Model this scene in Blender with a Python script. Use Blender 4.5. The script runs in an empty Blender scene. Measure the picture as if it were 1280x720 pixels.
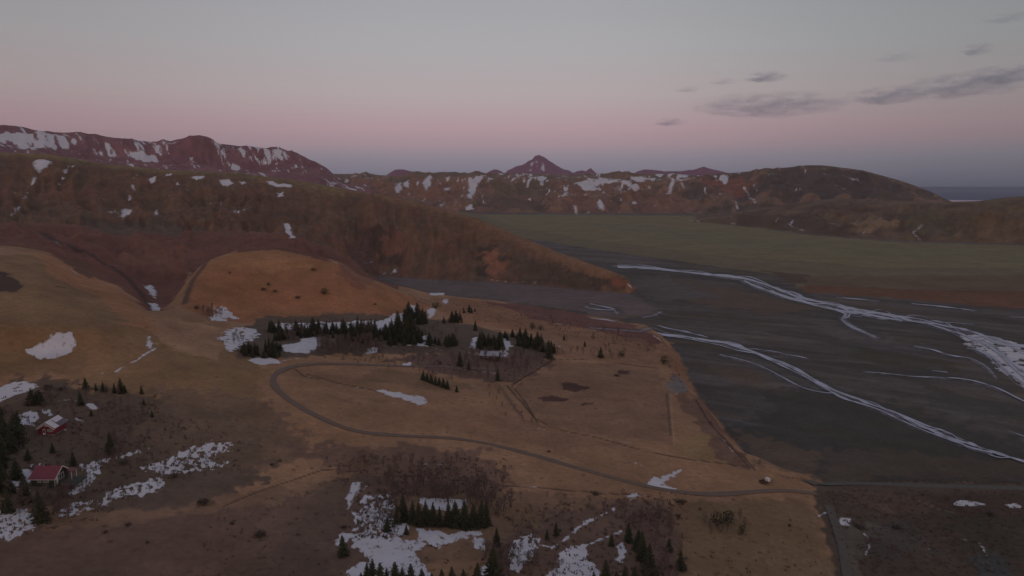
import bpy, bmesh, math, random
import numpy as np
from mathutils import Vector, Matrix

random.seed(7)
rng = np.random.default_rng(7)
C = bpy.context.scene.collection
scene = bpy.context.scene
R = math.radians

# ------------------------------------------------------------------ camera geometry
H = 110.0                       # height of the camera above the river plain
F = 900.0                       # focal length in pixels of a 1280 px wide frame
PITCH = R(8.1)
SP, CP = math.sin(PITCH), math.cos(PITCH)


def ray(px, py):
    """azimuth and slope (dz per metre on the ground) of the sight line through a photo pixel"""
    u = (np.asarray(px, float) - 640) / F
    v = (360 - np.asarray(py, float)) / F
    dy = CP + v * SP
    dz = -SP + v * CP
    return np.arctan2(u, dy), dz / np.hypot(u, dy)


def dist_at(px, py, z):
    az, s = ray(px, py)
    return az, (z - H) / s


# ------------------------------------------------------------------ numpy noise
def _hash(ix, iy, seed):
    n = (ix.astype(np.int64) * 374761393 + iy.astype(np.int64) * 668265263 + seed * 974634777) & 0x7fffffff
    n = ((n ^ (n >> 13)) * 1274126177) & 0x7fffffff
    n = n ^ (n >> 16)
    return (n & 0xffff) / 65535.0


def vnoise(x, y, seed=0):
    ix, iy = np.floor(x), np.floor(y)
    fx, fy = x - ix, y - iy
    fx = fx * fx * fx * (fx * (fx * 6 - 15) + 10)
    fy = fy * fy * fy * (fy * (fy * 6 - 15) + 10)
    a = _hash(ix, iy, seed); b = _hash(ix + 1, iy, seed)
    c = _hash(ix, iy + 1, seed); d = _hash(ix + 1, iy + 1, seed)
    return (a + (b - a) * fx + (c - a) * fy + (a - b - c + d) * fx * fy) * 2 - 1


def fbm(x, y, seed=0, octv=4, gain=0.5):
    s = 0.0; a = 1.0; t = 0.0
    for k in range(octv):
        c, sn = math.cos(0.6 * k), math.sin(0.6 * k)
        s = s + a * vnoise((x * c - y * sn) * 2 ** k + 17.3 * k, (x * sn + y * c) * 2 ** k - 9.1 * k, seed + k * 7)
        t += a; a *= gain
    return s / t


def ridged(x, y, seed=0, octv=3):
    s = 0.0; a = 1.0; t = 0.0
    for k in range(octv):
        s = s + a * (1 - 2 * np.abs(vnoise(x * 2 ** k + 5.1 * k, y * 2 ** k + 3.7 * k, seed + k * 5)))
        t += a; a *= 0.5
    return s / t


def smooth(t):
    t = np.clip(t, 0, 1)
    return t * t * (3 - 2 * t)


# ------------------------------------------------------------------ the ground grid (polar: fine near, coarse far)
azc = np.concatenate([np.arange(-62, -40, 0.45), np.arange(-40, 40, 0.07), np.arange(40, 62.1, 0.45)])
AZ = np.radians(azc)
rl = [18.0]
while rl[-1] < 130: rl.append(rl[-1] * 1.02)
while rl[-1] < 620: rl.append(rl[-1] * 1.0045)
while rl[-1] < 5400: rl.append(rl[-1] * 1.0055)
while rl[-1] < 15000: rl.append(rl[-1] * 1.012)
RR = np.array(rl)
NA, NR = len(AZ), len(RR)
A2, R2 = np.meshgrid(AZ, RR, indexing='ij')       # [az, r]
X2, Y2 = R2 * np.sin(A2), R2 * np.cos(A2)
L2 = np.log(R2)


def pchip(xk, yk, x):
    h = np.diff(xk); h = np.maximum(h, 1e-3)
    d = np.diff(yk) / h
    m = np.zeros_like(yk)
    for i in range(1, len(yk) - 1):
        if d[i - 1] * d[i] > 0:
            w1, w2 = 2 * h[i] + h[i - 1], h[i] + 2 * h[i - 1]
            m[i] = (w1 + w2) / (w1 / d[i - 1] + w2 / d[i])
    m[0], m[-1] = d[0], d[-1]
    i = np.clip(np.searchsorted(xk, x) - 1, 0, len(xk) - 2)
    t = np.clip((x - xk[i]) / h[i], 0, 1)
    return ((1 + 2 * t) * (1 - t) ** 2 * yk[i] + t * (1 - t) ** 2 * h[i] * m[i]
            + t * t * (3 - 2 * t) * yk[i + 1] + t * t * (t - 1) * h[i] * m[i + 1])


def curve(pts, mode):
    """control line -> distance and height for each azimuth. mode 'r': points (px, py, distance); 'z': (px, py, height)"""
    p = np.array(pts, float)
    az, s = ray(p[:, 0], p[:, 1])
    if mode == 'r':
        r = p[:, 2]; z = H + r * s
    else:
        z = p[:, 2]; r = (z - H) / s
    o = np.argsort(az)
    return az[o], r[o], z[o]


def profile(curves, sm=7):
    """height field from control lines ordered near to far"""
    rk, zk = [], []
    ker = np.hanning(2 * sm + 3); ker /= ker.sum()
    for az, r, z in curves:
        ri, zi = np.interp(AZ, az, r), np.interp(AZ, az, z)
        if sm:
            ri = np.convolve(np.pad(ri, sm + 1, mode='edge'), ker, 'valid')
            zi = np.convolve(np.pad(zi, sm + 1, mode='edge'), ker, 'valid')
        rk.append(ri); zk.append(zi)
    rk = np.array(rk); zk = np.array(zk)
    for i in range(1, len(rk)): rk[i] = np.maximum(rk[i], rk[i - 1] + 4)
    out = np.empty((NA, NR))
    for j in range(NA):
        out[j] = pchip(rk[:, j], zk[:, j], RR)
    return out, rk, zk


def const(r, z):
    return np.array([-1.3, 1.3]), np.array([r, r], float), np.array([z, z], float)


# --- polygons on the ground, worked in (azimuth, ln r): a conformal map of the ground plane
def sd_poly(poly, closed=True, pad=0.03, width=None):
    """signed distance (radians seen from the middle of the grid), + inside; returns index slices and field"""
    P = np.array(poly, float)
    a0, a1 = P[:, 0].min() - pad, P[:, 0].max() + pad
    l0, l1 = P[:, 1].min() - pad, P[:, 1].max() + pad
    i0, i1 = np.searchsorted(AZ, [a0, a1]); j0, j1 = np.searchsorted(np.log(RR), [l0, l1])
    if i1 <= i0 or j1 <= j0: return None
    a = A2[i0:i1, j0:j1]; l = L2[i0:i1, j0:j1]
    d = np.full(a.shape, 1e9); ins = np.zeros(a.shape, bool)
    n = len(P)
    for k in range(n if closed else n - 1):
        x1, y1 = P[k]; x2, y2 = P[(k + 1) % n]
        ex, ey = x2 - x1, y2 - y1
        t = np.clip(((a - x1) * ex + (l - y1) * ey) / max(ex * ex + ey * ey, 1e-12), 0, 1)
        dd = np.hypot(a - x1 - t * ex, l - y1 - t * ey)
        if width is not None: dd = dd - (width[k] * (1 - t) + width[(k + 1) % n] * t)
        d = np.minimum(d, dd)
        if closed:
            c = ((y1 > l) != (y2 > l))
            if y2 != y1: ins ^= c & (a < (x2 - x1) * (l - y1) / (y2 - y1) + x1)
    sd = np.where(ins, d, -d) if closed else -d
    return slice(i0, i1), slice(j0, j1), sd


def flat_pts(px_list, z=0.0):
    out = []
    for px, py in px_list:
        az, r = dist_at(px, py, z)
        out.append((float(az), math.log(float(r))))
    return out


# ================================================================== terrain height
# near upland: terrace, hayfields, orange mound, slope behind it
U_curves = [
    const(20, 16),
    curve([(-200, 720, 30), (0, 720, 28), (300, 720, 22), (500, 720, 18), (700, 720, 14), (900, 720, 9), (1020, 720, 5), (1080, 720, 1.5), (1480, 720, 1.5)], 'z'),
    curve([(-200, 600, 33), (0, 600, 31), (200, 600, 26), (400, 600, 21), (600, 600, 16), (800, 600, 11), (950, 600, 6), (1010, 600, 3), (1060, 600, 1.2), (1480, 600, 1.2)], 'z'),
    curve([(-200, 500, 40), (0, 500, 38), (200, 500, 34), (330, 500, 29), (450, 500, 24), (640, 500, 15), (840, 500, 9), (900, 500, 8), (1480, 500, 4)], 'z'),
    curve([(-200, 440, 50), (0, 440, 47), (200, 440, 42), (320, 440, 33), (450, 440, 26), (650, 440, 17), (800, 440, 10), (860, 440, 8), (1480, 440, 4)], 'z'),
    curve([(-200, 405, 58), (0, 405, 56), (120, 405, 52), (190, 405, 46), (240, 405, 40), (300, 405, 33), (480, 405, 26), (560, 400, 21), (700, 405, 12), (800, 405, 8), (1480, 405, 4)], 'z'),
    curve([(-200, 303, 565), (0, 308, 555), (50, 314, 550), (100, 340, 530), (150, 355, 520), (185, 386, 465), (212, 387, 462), (235, 352, 500), (255, 328, 535), (300, 312, 560), (350, 309, 570), (400, 319, 560), (430, 329, 545), (450, 345, 535), (470, 352, 520), (500, 365, 530), (540, 377, 570), (620, 382, 600), (700, 397, 555), (800, 405, 560), (1480, 405, 560)], 'r'),
    curve([(-200, 293, 660), (0, 298, 650), (100, 320, 620), (150, 336, 595), (190, 372, 530), (215, 372, 530), (240, 345, 590), (300, 327, 650), (360, 325, 650), (420, 340, 640), (470, 362, 610), (540, 374, 640), (620, 379, 650), (700, 391, 610), (800, 400, 600), (1480, 400, 600)], 'r'),
    curve([(-200, 281, 820), (0, 283, 820), (80, 287, 815), (150, 291, 815), (230, 294.5, 815), (360, 296, 815), (395, 305, 800), (430, 322, 780), (462, 341, 770), (485, 349, 780), (1480, 352, 790)], 'r'),
    curve([(-200, 281, 960), (0, 283, 960), (230, 293, 960), (360, 300, 950), (430, 325, 900), (485, 345, 880), (1480, 345, 900)], 'r'),
    const(1500, 10), const(3000, -20),
]
zU, _, _ = profile(U_curves, 9)
zU += 1.3 * fbm(X2 / 90, Y2 / 90, 3) * smooth((R2 - 120) / 100) + 0.35 * fbm(X2 / 14, Y2 / 14, 5, 3)
# gullies of the brown slope behind the mound
w = smooth((R2 - 560) / 60) * smooth((940 - R2) / 90) * smooth((R(-9) - A2) / R(3))
zU += w * 6.0 * ridged(A2 * 34 + 0.35 * fbm(X2 / 60, Y2 / 60, 9), L2 * 5, 11)

# river plain
plain_px = [(1480, 606), (1280, 606), (1030, 603), (1018, 592), (975, 590), (950, 583), (935, 570), (905, 535), (880, 505), (866, 482),
            (852, 455), (838, 430), (822, 418), (800, 409), (770, 400), (735, 394), (700, 389), (665, 384), (630, 377), (600, 373), (560, 371),
            (525, 366), (500, 358), (475, 350), (466, 344), (475, 340)]
pl = flat_pts(plain_px)
pl += [(-0.19, math.log(1400)), (-0.30, math.log(2700)), (-0.4, math.log(12000)), (1.1, math.log(12000)), (1.1, pl[0][1])]
si, sj, sdp = sd_poly(pl, pad=0.2)
SDP = np.full((NA, NR), -1.0); SDP[si, sj] = sdp
SDPm = SDP * R2 + 2.5 * fbm(X2 / 22, Y2 / 22, 21)           # metres into the plain
bank_w = np.interp(A2, [-0.6, -0.1, 0.05, 0.2, 0.35, 0.45, 0.6], [60, 45, 30, 11, 9, 16, 60])
k_up = smooth(-SDPm / bank_w)
zflat = 0.15 * fbm(X2 / 60, Y2 / 60, 31)
zU = zflat + (np.maximum(zU, 0.3) - zflat) * k_up
zU = np.where(SDPm > 0, zflat, zU)

# big ridge with its nose in the gravel
B_base = curve([(-200, 285, 900), (0, 288, 900), (150, 292, 890), (360, 299, 870), (420, 322, 850)], 'r')
bb2 = curve([(470, 345, 0), (520, 349, 0), (600, 352, 0), (640, 354, 0), (700, 360, 0), (740, 364, 0), (785, 367, 0), (790, 366, 0), (796, 360, 0)], 'z')
B_base = tuple(np.concatenate([a, b]) for a, b in zip(B_base, bb2))
B_mid = curve([(-200, 250, 1130), (0, 250, 1130), (150, 255, 1120), (300, 262, 1080), (430, 280, 1030), (500, 292, 990), (600, 312, 930), (650, 318, 890), (700, 332, 830), (740, 344, 785), (770, 350, 762), (783, 355, 753), (791, 363, 750), (798, 364, 760)], 'r')
B_crest = curve([(-200, 190, 1560), (0, 191, 1550), (60, 193, 1530), (130, 205, 1500), (200, 212, 1450), (300, 217, 1400), (370, 226, 1330), (430, 236, 1270), (500, 248, 1190), (560, 263, 1100), (600, 275, 1040), (650, 297, 960), (700, 318, 880), (740, 332, 815), (765, 340, 785), (780, 346, 770), (787, 352, 762), (792, 361, 757), (798, 366, 765)], 'r')
az, r, z = B_crest
B_back = (az, r + np.interp(az, [-0.5, 0.0, 0.16], [500, 380, 60]), np.where(z < 100, -3 + 0 * z, z * 0.72))
B_back2 = (az, r + np.interp(az, [-0.5, 0.0, 0.16], [1200, 700, 90]), np.where(z < 118, -5 + 0 * z, z * 0.7))
zB, rkB, zkB = profile([const(300, -40), (B_base[0], B_base[1] - 25, B_base[2] - 6), B_base, B_mid, B_crest, B_back, B_back2, const(3600, -30)], 1)
tB = smooth((R2 - rkB[2][:, None]) / 60) * smooth((rkB[4][:, None] - R2) / np.maximum(rkB[4] - rkB[3], 10)[:, None])
hB = np.clip(zkB[4][:, None] / 100, 0, 1.2)
zB += smooth((R2 - rkB[2][:, None]) / 15) * (2.2 * ridged(A2 * 90, L2 * 8, 46, 3) + 1.2 * fbm(X2 / 11, Y2 / 11, 48)) * (zkB[4][:, None] > 3) * np.clip(zkB[4][:, None] / 25, 0, 1) * smooth((rkB[4][:, None] - R2) / 60)
wob = 0.5 * fbm(X2 / 160, Y2 / 160, 41)
zB += tB * hB * (12 * (ridged(A2 * 24 + wob, L2 * 2.4, 43) - 0.15) + 4 * ridged(A2 * 66 + 2 * wob, L2 * 5, 44, 2) + 3.0 * fbm(X2 / 30, Y2 / 30, 45)) * (R2 < rkB[4][:, None])
zB += 1.5 * fbm(X2 / 55, Y2 / 55, 47) * hB
zB = np.where(A2 > ray(796, 362)[0], -40, zB)

# table mountain far left
A_front = curve([(-200, 215, 3300), (0, 190, 3300), (100, 205, 3300), (200, 213, 3300), (300, 217, 3300), (400, 217, 3500), (430, 230, 3800)], 'r')
A_foot = curve([(-200, 190, 3900), (0, 184, 3900), (100, 193, 3900), (200, 204, 3900), (300, 210, 3950), (400, 215, 4000), (430, 230, 4100)], 'r')
A_crest = curve([(-200, 160, 4550), (0, 163, 4500), (60, 165, 4500), (120, 166, 4480), (128, 168, 4480), (160, 172, 4450), (212, 177, 4400), (222, 173, 4300), (240, 171.5, 4250), (258, 173, 4250), (270, 178, 4300), (300, 182, 4350), (348, 185, 4350), (365, 191, 4330), (382, 199, 4300), (395, 206, 4300), (408, 213, 4300), (430, 230, 4300)], 'r')
az, r, z = A_crest
A_back = (az, r + 900, z - 30)
zA, rkA, _ = profile([const(2500, -60), A_front, A_foot, A_crest, A_back, const(9000, 60)], 1)
tA = smooth((R2 - rkA[1][:, None]) / 300) * smooth((rkA[3][:, None] + 200 - R2) / 260)
zA += tA * (42 * ridged(A2 * 17 + 0.6 * fbm(X2 / 500, Y2 / 500, 51), L2 * 3.5, 53) + 10 * fbm(X2 / 120, Y2 / 120, 55)) - 12 * tA
zA += 5 * fbm(X2 / 150, Y2 / 150, 57) * (A2 < R(-12))
zA = np.where(A2 > R(-11), -60, zA)

# snowy hills across the middle distance, running into the long whaleback on the right
D_base = curve([(-200, 268, 3000), (300, 262, 3000), (560, 264, 3020), (700, 268.5, 2860), (850, 266.5, 2960), (900, 267, 2900), (1000, 266, 2950), (1100, 263, 3000), (1200, 262, 3100), (1480, 262, 3100)], 'r')
D_mid = curve([(-200, 236, 3550), (430, 236, 3550), (560, 240, 3500), (700, 243, 3350), (800, 245, 3380), (850, 248, 3500), (900, 240, 3400), (1000, 232, 3400), (1080, 232, 3400), (1150, 244, 3400), (1190, 255, 3400), (1480, 262, 3400)], 'r')
D_crest = curve([(-200, 217, 4300), (400, 217.5, 4300), (450, 217.5, 4300), (490, 219.5, 4250), (560, 217.5, 4200), (640, 216.5, 4150), (700, 218.5, 4100), (760, 217.5, 4100), (820, 216.5, 4100), (850, 219, 4100), (875, 220, 4050), (905, 217, 3950), (960, 211.5, 3900), (1010, 207, 3850), (1040, 208, 3800), (1090, 216, 3750), (1130, 227, 3700), (1160, 238, 3680), (1180, 248, 3650), (1195, 256, 3650), (1240, 262, 3650), (1480, 264, 3650)], 'r')
az, r, z = D_crest
D_back = (az, r + 1300, np.where(az > 0.2, z * 0.3, z * 0.8))
zD, rkD, zkD = profile([const(2400, -30), (D_base[0], D_base[1] - 40, D_base[2] - 8), D_base, D_mid, D_crest, D_back, const(7500, -30)], 3)
tD = smooth((R2 - rkD[2][:, None]) / 150) * smooth((rkD[4][:, None] + 30 - R2) / 240)
hD = np.clip(zkD[4][:, None] / 170, 0, 1)
zD += tD * hD * (36 * ridged(A2 * 17 + 0.6 * fbm(X2 / 500, Y2 / 500, 61), L2 * 6, 63) + 15 * ridged(A2 * 52 + 0.8 * fbm(X2 / 300, Y2 / 300, 62), L2 * 14, 64, 3) + 9 * fbm(X2 / 130, Y2 / 130, 65) - 9)
zD += 3 * fbm(X2 / 150, Y2 / 150, 67)
zD = np.where(A2 > R(36.5), zD - 60 * smooth((A2 - R(36.5)) / R(4)), zD)

# low hills in front of it on the right
F_base = curve([(862, 277, 0), (880, 278.5, 0), (950, 285, 0), (1000, 290.5, 0), (1060, 297, 0), (1140, 301.5, 0), (1280, 305.5, 0), (1480, 311, 0)], 'z')
F_mid = curve([(862, 277, 2250), (900, 272, 2230), (960, 271, 2120), (1020, 270, 2050), (1080, 272, 1950), (1140, 272, 1850), (1200, 270, 1800), (1280, 268, 1750), (1480, 270, 1750)], 'r')
F_crest = curve([(862, 277.5, 2330), (900, 270, 2420), (940, 262, 2450), (1000, 253, 2450), (1050, 247.5, 2400), (1100, 250.5, 2350), (1180, 252.3, 2250), (1222, 251.5, 2150), (1260, 246.5, 2100), (1280, 245, 2100), (1480, 240, 2100)], 'r')
az, r, z = F_crest
F_back = (az, r + 450, z * 0.25)
zF, rkF, _ = profile([const(900, -30), (F_base[0], F_base[1] - 25, F_base[2] - 5), F_base, F_mid, F_crest, F_back, const(3600, -30)], 4)
tF = smooth((R2 - rkF[2][:, None]) / 100) * smooth((rkF[4][:, None] - 60 - R2) / 260)
zF += tF * (14 * ridged(A2 * 19 + 0.7 * fbm(X2 / 260, Y2 / 260, 71), L2 * 9, 73) + 6 * ridged(A2 * 60 + fbm(X2 / 160, Y2 / 160, 72), L2 * 20, 74) + 3 * fbm(X2 / 70, Y2 / 70, 75) - 2)
zF = np.where(A2 < ray(866, 278)[0], -40, zF)

# far summits
def peak(pts, r0, dr, base, seed, amp=40):
    c = curve([(p[0], p[1], r0) for p in pts], 'r')
    z_, rk, zk = profile([const(r0 - dr, base), c, const(r0 + dr, base)], 0)
    t = np.clip((zk[1][:, None] - base) / 250, 0, 1)
    z_ += amp * t * ridged(A2 * 70, L2 * 12, seed) * smooth((R2 - r0 + dr) / dr)
    lo, hi = ray(pts[0][0], pts[0][1])[0], ray(pts[-1][0], pts[-1][1])[0]
    return np.where((A2 < lo) | (A2 > hi) | (np.abs(R2 - r0) > dr), -80, z_)


zG = peak([(622, 222), (632, 216), (640, 211), (650, 207), (659, 203.5), (664, 202), (668, 197.5), (674, 195.5), (680, 197), (686, 202), (694, 207), (705, 212), (716, 216), (724, 213.5), (733, 215), (738, 211), (744, 216), (752, 222)], 11500, 1800, 120, 81, 34)
zG = np.maximum(zG, peak([(478, 222), (487, 216.5), (494, 212.5), (504, 211.5), (514, 214), (524, 218), (530, 222)], 9500, 1200, 120, 83, 14))
zG = np.maximum(zG, peak([(600, 222), (612, 214), (618, 211.5), (626, 214), (632, 218), (640, 222)], 9500, 1200, 120, 84, 10))
zG = np.maximum(zG, peak([(785, 222), (797, 214), (810, 211.5), (830, 214), (852, 213.5), (866, 213), (874, 210.5), (880, 209), (886, 211), (897, 213.5), (910, 216), (925, 222)], 9500, 1500, 120, 85, 14))
zG = np.maximum(zG, peak([(-400, 200), (-100, 190), (100, 200), (330, 216), (420, 222)], 9500, 1500, 120, 86, 14) if False else -80)

land = np.stack([zU, zB, zA, zD, zF, zG])
comp = np.argmax(land, 0)
Z2 = land.max(0)
# beyond the coast the ground sinks below the sea (open water lies to the right)
coast = smooth((R2 - 6500) / 250) * smooth((A2 - R(26)) / R(3))
Z2 = np.where(Z2 < 40, Z2 - 12 * coast, Z2)
Z2 = np.where(Z2 < -10, -10, Z2)
Z2 = np.where((R2 > 7500) & (A2 < R(26)), np.maximum(Z2, np.minimum(60, 60 * smooth((R(26) - A2) / R(4)))), Z2)
Z2 = np.where(R2 > 13500, Z2 - (R2 - 13500) * 0.2, Z2)

dzdr = np.gradient(Z2, axis=1) / np.gradient(R2, axis=1)
SL = (Z2 - H) / R2                                          # slope of the sight line to each node


def gi(a):
    return np.clip(np.interp(a, AZ, np.arange(NA)), 0, NA - 1.001)


LR = np.log(RR)


def hgt(x, y):
    a, l = math.atan2(x, y), math.log(math.hypot(x, y))
    i = gi(a); j = np.clip(np.interp(l, LR, np.arange(NR)), 0, NR - 1.001)
    i0, j0 = int(i), int(j); u, v = i - i0, j - j0
    return float((Z2[i0, j0] * (1 - v) + Z2[i0, j0 + 1] * v) * (1 - u) + (Z2[i0 + 1, j0] * (1 - v) + Z2[i0 + 1, j0 + 1] * v) * u)


def hit(px, py):
    """first ground point seen through a photo pixel -> (azimuth, r)"""
    a, s = ray(px, py)
    i = gi(a); i0 = int(i); u = i - i0
    sl = SL[i0] * (1 - u) + SL[i0 + 1] * u
    k = np.argmax(sl[60:] >= s) + 60
    if sl[k] < s: k = int(np.argmax(sl))
    t = (s - sl[k - 1]) / max(sl[k] - sl[k - 1], 1e-9)
    t = min(max(t, 0), 1)
    return float(a), float(RR[k - 1] * (1 - t) + RR[k] * t)


def world(px, py):
    a, r = hit(px, py)
    x, y = r * math.sin(a), r * math.cos(a)
    return Vector((x, y, hgt(x, y)))


# ================================================================== land cover
def lin(c):
    c = np.array(c, float) / 255
    return np.where(c <= 0.04045, c / 12.92, ((c + 0.055) / 1.055) ** 2.4)


EL = np.array([0.275, 0.287, 0.318])


def alb(c):                      # reflectance that shows as this colour under this dusk sky
    return np.clip(lin(c) / EL, 0.012, 0.8)


COL = np.zeros((NA, NR, 3))
cu = alb((91, 68, 54))
COL[:] = cu
base_by_comp = {1: (61, 45, 39), 2: (71, 47, 53), 3: (72, 53, 49), 4: (62, 50, 43), 5: (74, 46, 62)}
for k, c in base_by_comp.items():
    COL[comp == k] = alb(c)
# broad natural variation on the hills: moss and heath, then tones that follow the relief
def blend(mask, c):
    global COL
    COL = COL * (1 - mask[..., None]) + alb(c) * mask[..., None]


n1 = fbm(A2 * 26, L2 * 18, 91, 4); n2 = fbm(A2 * 60, L2 * 22, 93, 4); n3 = fbm(X2 / 45, Y2 / 45, 95, 4)
mB = (comp == 1).astype(float)
blend(mB * smooth((n1 - 0.05) * 3) * 0.7, (56, 46, 40))
blend(mB * smooth((n2 - 0.1) * 3) * 0.35, (72, 44, 39))
blend(mB * smooth((-n2 - 0.1) * 3) * 0.35, (72, 53, 42))
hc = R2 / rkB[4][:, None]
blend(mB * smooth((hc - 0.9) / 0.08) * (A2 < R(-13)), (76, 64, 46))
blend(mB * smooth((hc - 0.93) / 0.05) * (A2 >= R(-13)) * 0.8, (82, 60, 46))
mD = (comp == 3).astype(float)
blend(mD * smooth((n1 - 0.05) * 3) * 0.75, (54, 45, 42))
blend(mD * smooth((n2 - 0.2) * 4) * 0.3, (82, 54, 47))
blend(mD * smooth((-n2 - 0.25) * 4) * 0.5, (78, 66, 50))
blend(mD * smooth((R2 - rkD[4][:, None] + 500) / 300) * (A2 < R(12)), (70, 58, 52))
blend(mD * smooth((A2 - R(12.5)) / R(2)) * 0.75, (50, 43, 42))
mF = (comp == 4).astype(float)
blend(mF * smooth((n2 - 0.02) * 4) * 0.7, (52, 42, 38))
blend(mF * smooth((n1 - 0.1) * 3) * 0.5, (70, 57, 45))
mA = (comp == 2).astype(float)
blend(mA * smooth((n2 + 0.05) * 3) * 0.5, (84, 58, 62))
blend((comp == 0) * smooth((R2 - 610) / 30) * (A2 < R(-9)), (68, 45, 40))
gl = ridged(A2 * 66 + 2 * wob, L2 * 5, 44, 2)  # same ridged noise as the relief: spurs coloured paler, gullies darker
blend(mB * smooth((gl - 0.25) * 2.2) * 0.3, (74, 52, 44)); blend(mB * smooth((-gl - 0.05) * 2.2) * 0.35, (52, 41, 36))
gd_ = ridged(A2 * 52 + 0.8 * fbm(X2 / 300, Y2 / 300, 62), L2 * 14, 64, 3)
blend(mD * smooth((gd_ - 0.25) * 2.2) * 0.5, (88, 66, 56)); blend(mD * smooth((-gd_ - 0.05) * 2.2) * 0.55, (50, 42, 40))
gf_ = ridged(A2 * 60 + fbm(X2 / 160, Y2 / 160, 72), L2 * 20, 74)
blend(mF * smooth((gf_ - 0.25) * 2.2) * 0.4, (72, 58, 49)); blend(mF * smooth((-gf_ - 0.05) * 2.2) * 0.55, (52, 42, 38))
# gravel plain
mP = smooth(SDPm / 3 + 0.5) * (comp == 0)
blend(mP, (50, 46, 46))
blend(mP * smooth((fbm(A2 * 9 + L2 * 5, L2 * 26 + A2 * 8, 101, 4) - 0.0) * 3.5) * 0.6, (42, 39, 40))
blend(mP * smooth((fbm(A2 * 8 + L2 * 4, L2 * 20 + A2 * 5, 103, 4) - 0.12) * 4) * 0.55, (57, 48, 41))
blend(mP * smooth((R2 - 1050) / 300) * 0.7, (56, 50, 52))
flow = fbm(X2 / 260 + Y2 / 900, (Y2 + 0.55 * X2) / 34, 105, 5, 0.6)
blend(mP * smooth((flow - 0.12) * 6) * 0.55, (60, 54, 54)); blend(mP * smooth((-flow - 0.14) * 6) * 0.55, (38, 34, 35))
fl2 = 1 - np.abs(fbm(X2 / 180 + Y2 / 700, (Y2 + 0.6 * X2) / 60, 107, 4, 0.6)) * 9
blend(mP * np.clip(fl2, 0, 1) * 0.4, (66, 62, 66))

# painted regions: (pixels of the outline, colour, edge softness px, raggedness px, opacity)
def field_poly(pts, pad=0.03, z=None):
    P = flat_pts(pts, z) if z is not None else [(a, math.log(r)) for a, r in (hit(*p) for p in pts)]
    return P


def region(pts, col, soft=6, rag=4, op=1.0, z=None, only=None):
    P = field_poly(pts, z=z)
    res = sd_poly(P, pad=0.01 + (soft + rag) / F)
    if res is None: return
    si, sj, sd = res
    sd = sd * F
    nz = fbm(A2[si, sj] * 70, L2[si, sj] * 60, int(abs(pts[0][0] * 3 + pts[0][1])), 4)
    m = smooth((sd + 2.6 * rag * nz) / soft + 0.5) * op
    if only is not None: m = m * (comp[si, sj] == only)
    COL[si, sj] = COL[si, sj] * (1 - m[..., None]) + alb(col) * m[..., None]


def stroke(pts, col, w=1.5, soft=1.0, rag=0.6, op=1.0, carve=0.0):
    """a line on the ground, w = half width in pixels where the ground faces the view"""
    P = [(a, math.log(r)) for a, r in (hit(*p) for p in pts)]
    dens = []
    for (a, b) in zip(P[:-1], P[1:]):
        dens += [(a[0] + (b[0] - a[0]) * t, a[1] + (b[1] - a[1]) * t) for t in (0, .5)]
    dens.append(P[-1])
    res = sd_poly(dens, closed=False, pad=0.012, width=[0] * len(dens))
    if res is None: return
    si, sj, sd = res
    sd = sd * F + w + rag * fbm(A2[si, sj] * 160, L2[si, sj] * 160, int(pts[0][0]), 3)
    m = smooth(sd / soft + 0.5) * op
    COL[si, sj] = COL[si, sj] * (1 - m[..., None]) + alb(col) * m[..., None]
    if carve: Z2[si, sj] -= carve * m


# green flats beyond the river
green = [(560, 264), (620, 269), (700, 270.5), (850, 269), (905, 270), (866, 278), (950, 287), (1000, 292), (1060, 298.5), (1140, 303), (1280, 307), (1480, 312),
         (1480, 396), (1280, 386), (1200, 379), (1130, 373), (1060, 369), (1010, 365), (994, 358), (990, 349), (960, 342), (900, 334), (850, 327), (790, 318), (740, 311), (690, 303), (640, 296), (560, 290), (520, 270)]
region(green, (66, 58, 48), 3, 2.5, z=0.0, only=0)
region([(600, 268), (860, 270), (1000, 293), (1140, 304), (1290, 308), (1290, 335), (1100, 335), (900, 320), (740, 300), (640, 284)], (72, 65, 51), 10, 8, 0.9, z=0.0, only=0)
region([(700, 276), (980, 296), (1290, 318), (1290, 330), (1000, 318), (800, 298)], (68, 63, 50), 10, 8, 0.7, z=0.0, only=0)
region([(1000, 345), (1290, 345), (1290, 372), (1150, 366), (1010, 358)], (62, 50, 43), 8, 6, 0.9, z=0.0, only=0)
region([(996, 357), (1060, 358), (1150, 363), (1290, 364), (1290, 387), (1200, 380), (1130, 373), (1060, 369), (1010, 365)], (64, 42, 34), 6, 5, 0.9, z=0.0, only=0)
stroke([(1060, 357), (1130, 363), (1200, 364), (1280, 366)], (42, 32, 28), 1.2, 1.5, 1, 0.9)
region([(950, 338), (1012, 343), (1005, 354), (990, 356), (975, 346)], (52, 42, 38), 3, 3, 1, z=0.0, only=0)
stroke([(792, 318), (850, 328), (900, 335), (960, 343), (990, 350), (994, 358)], (44, 38, 34), 0.8, 1.5, 0.8, 0.8)

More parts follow.
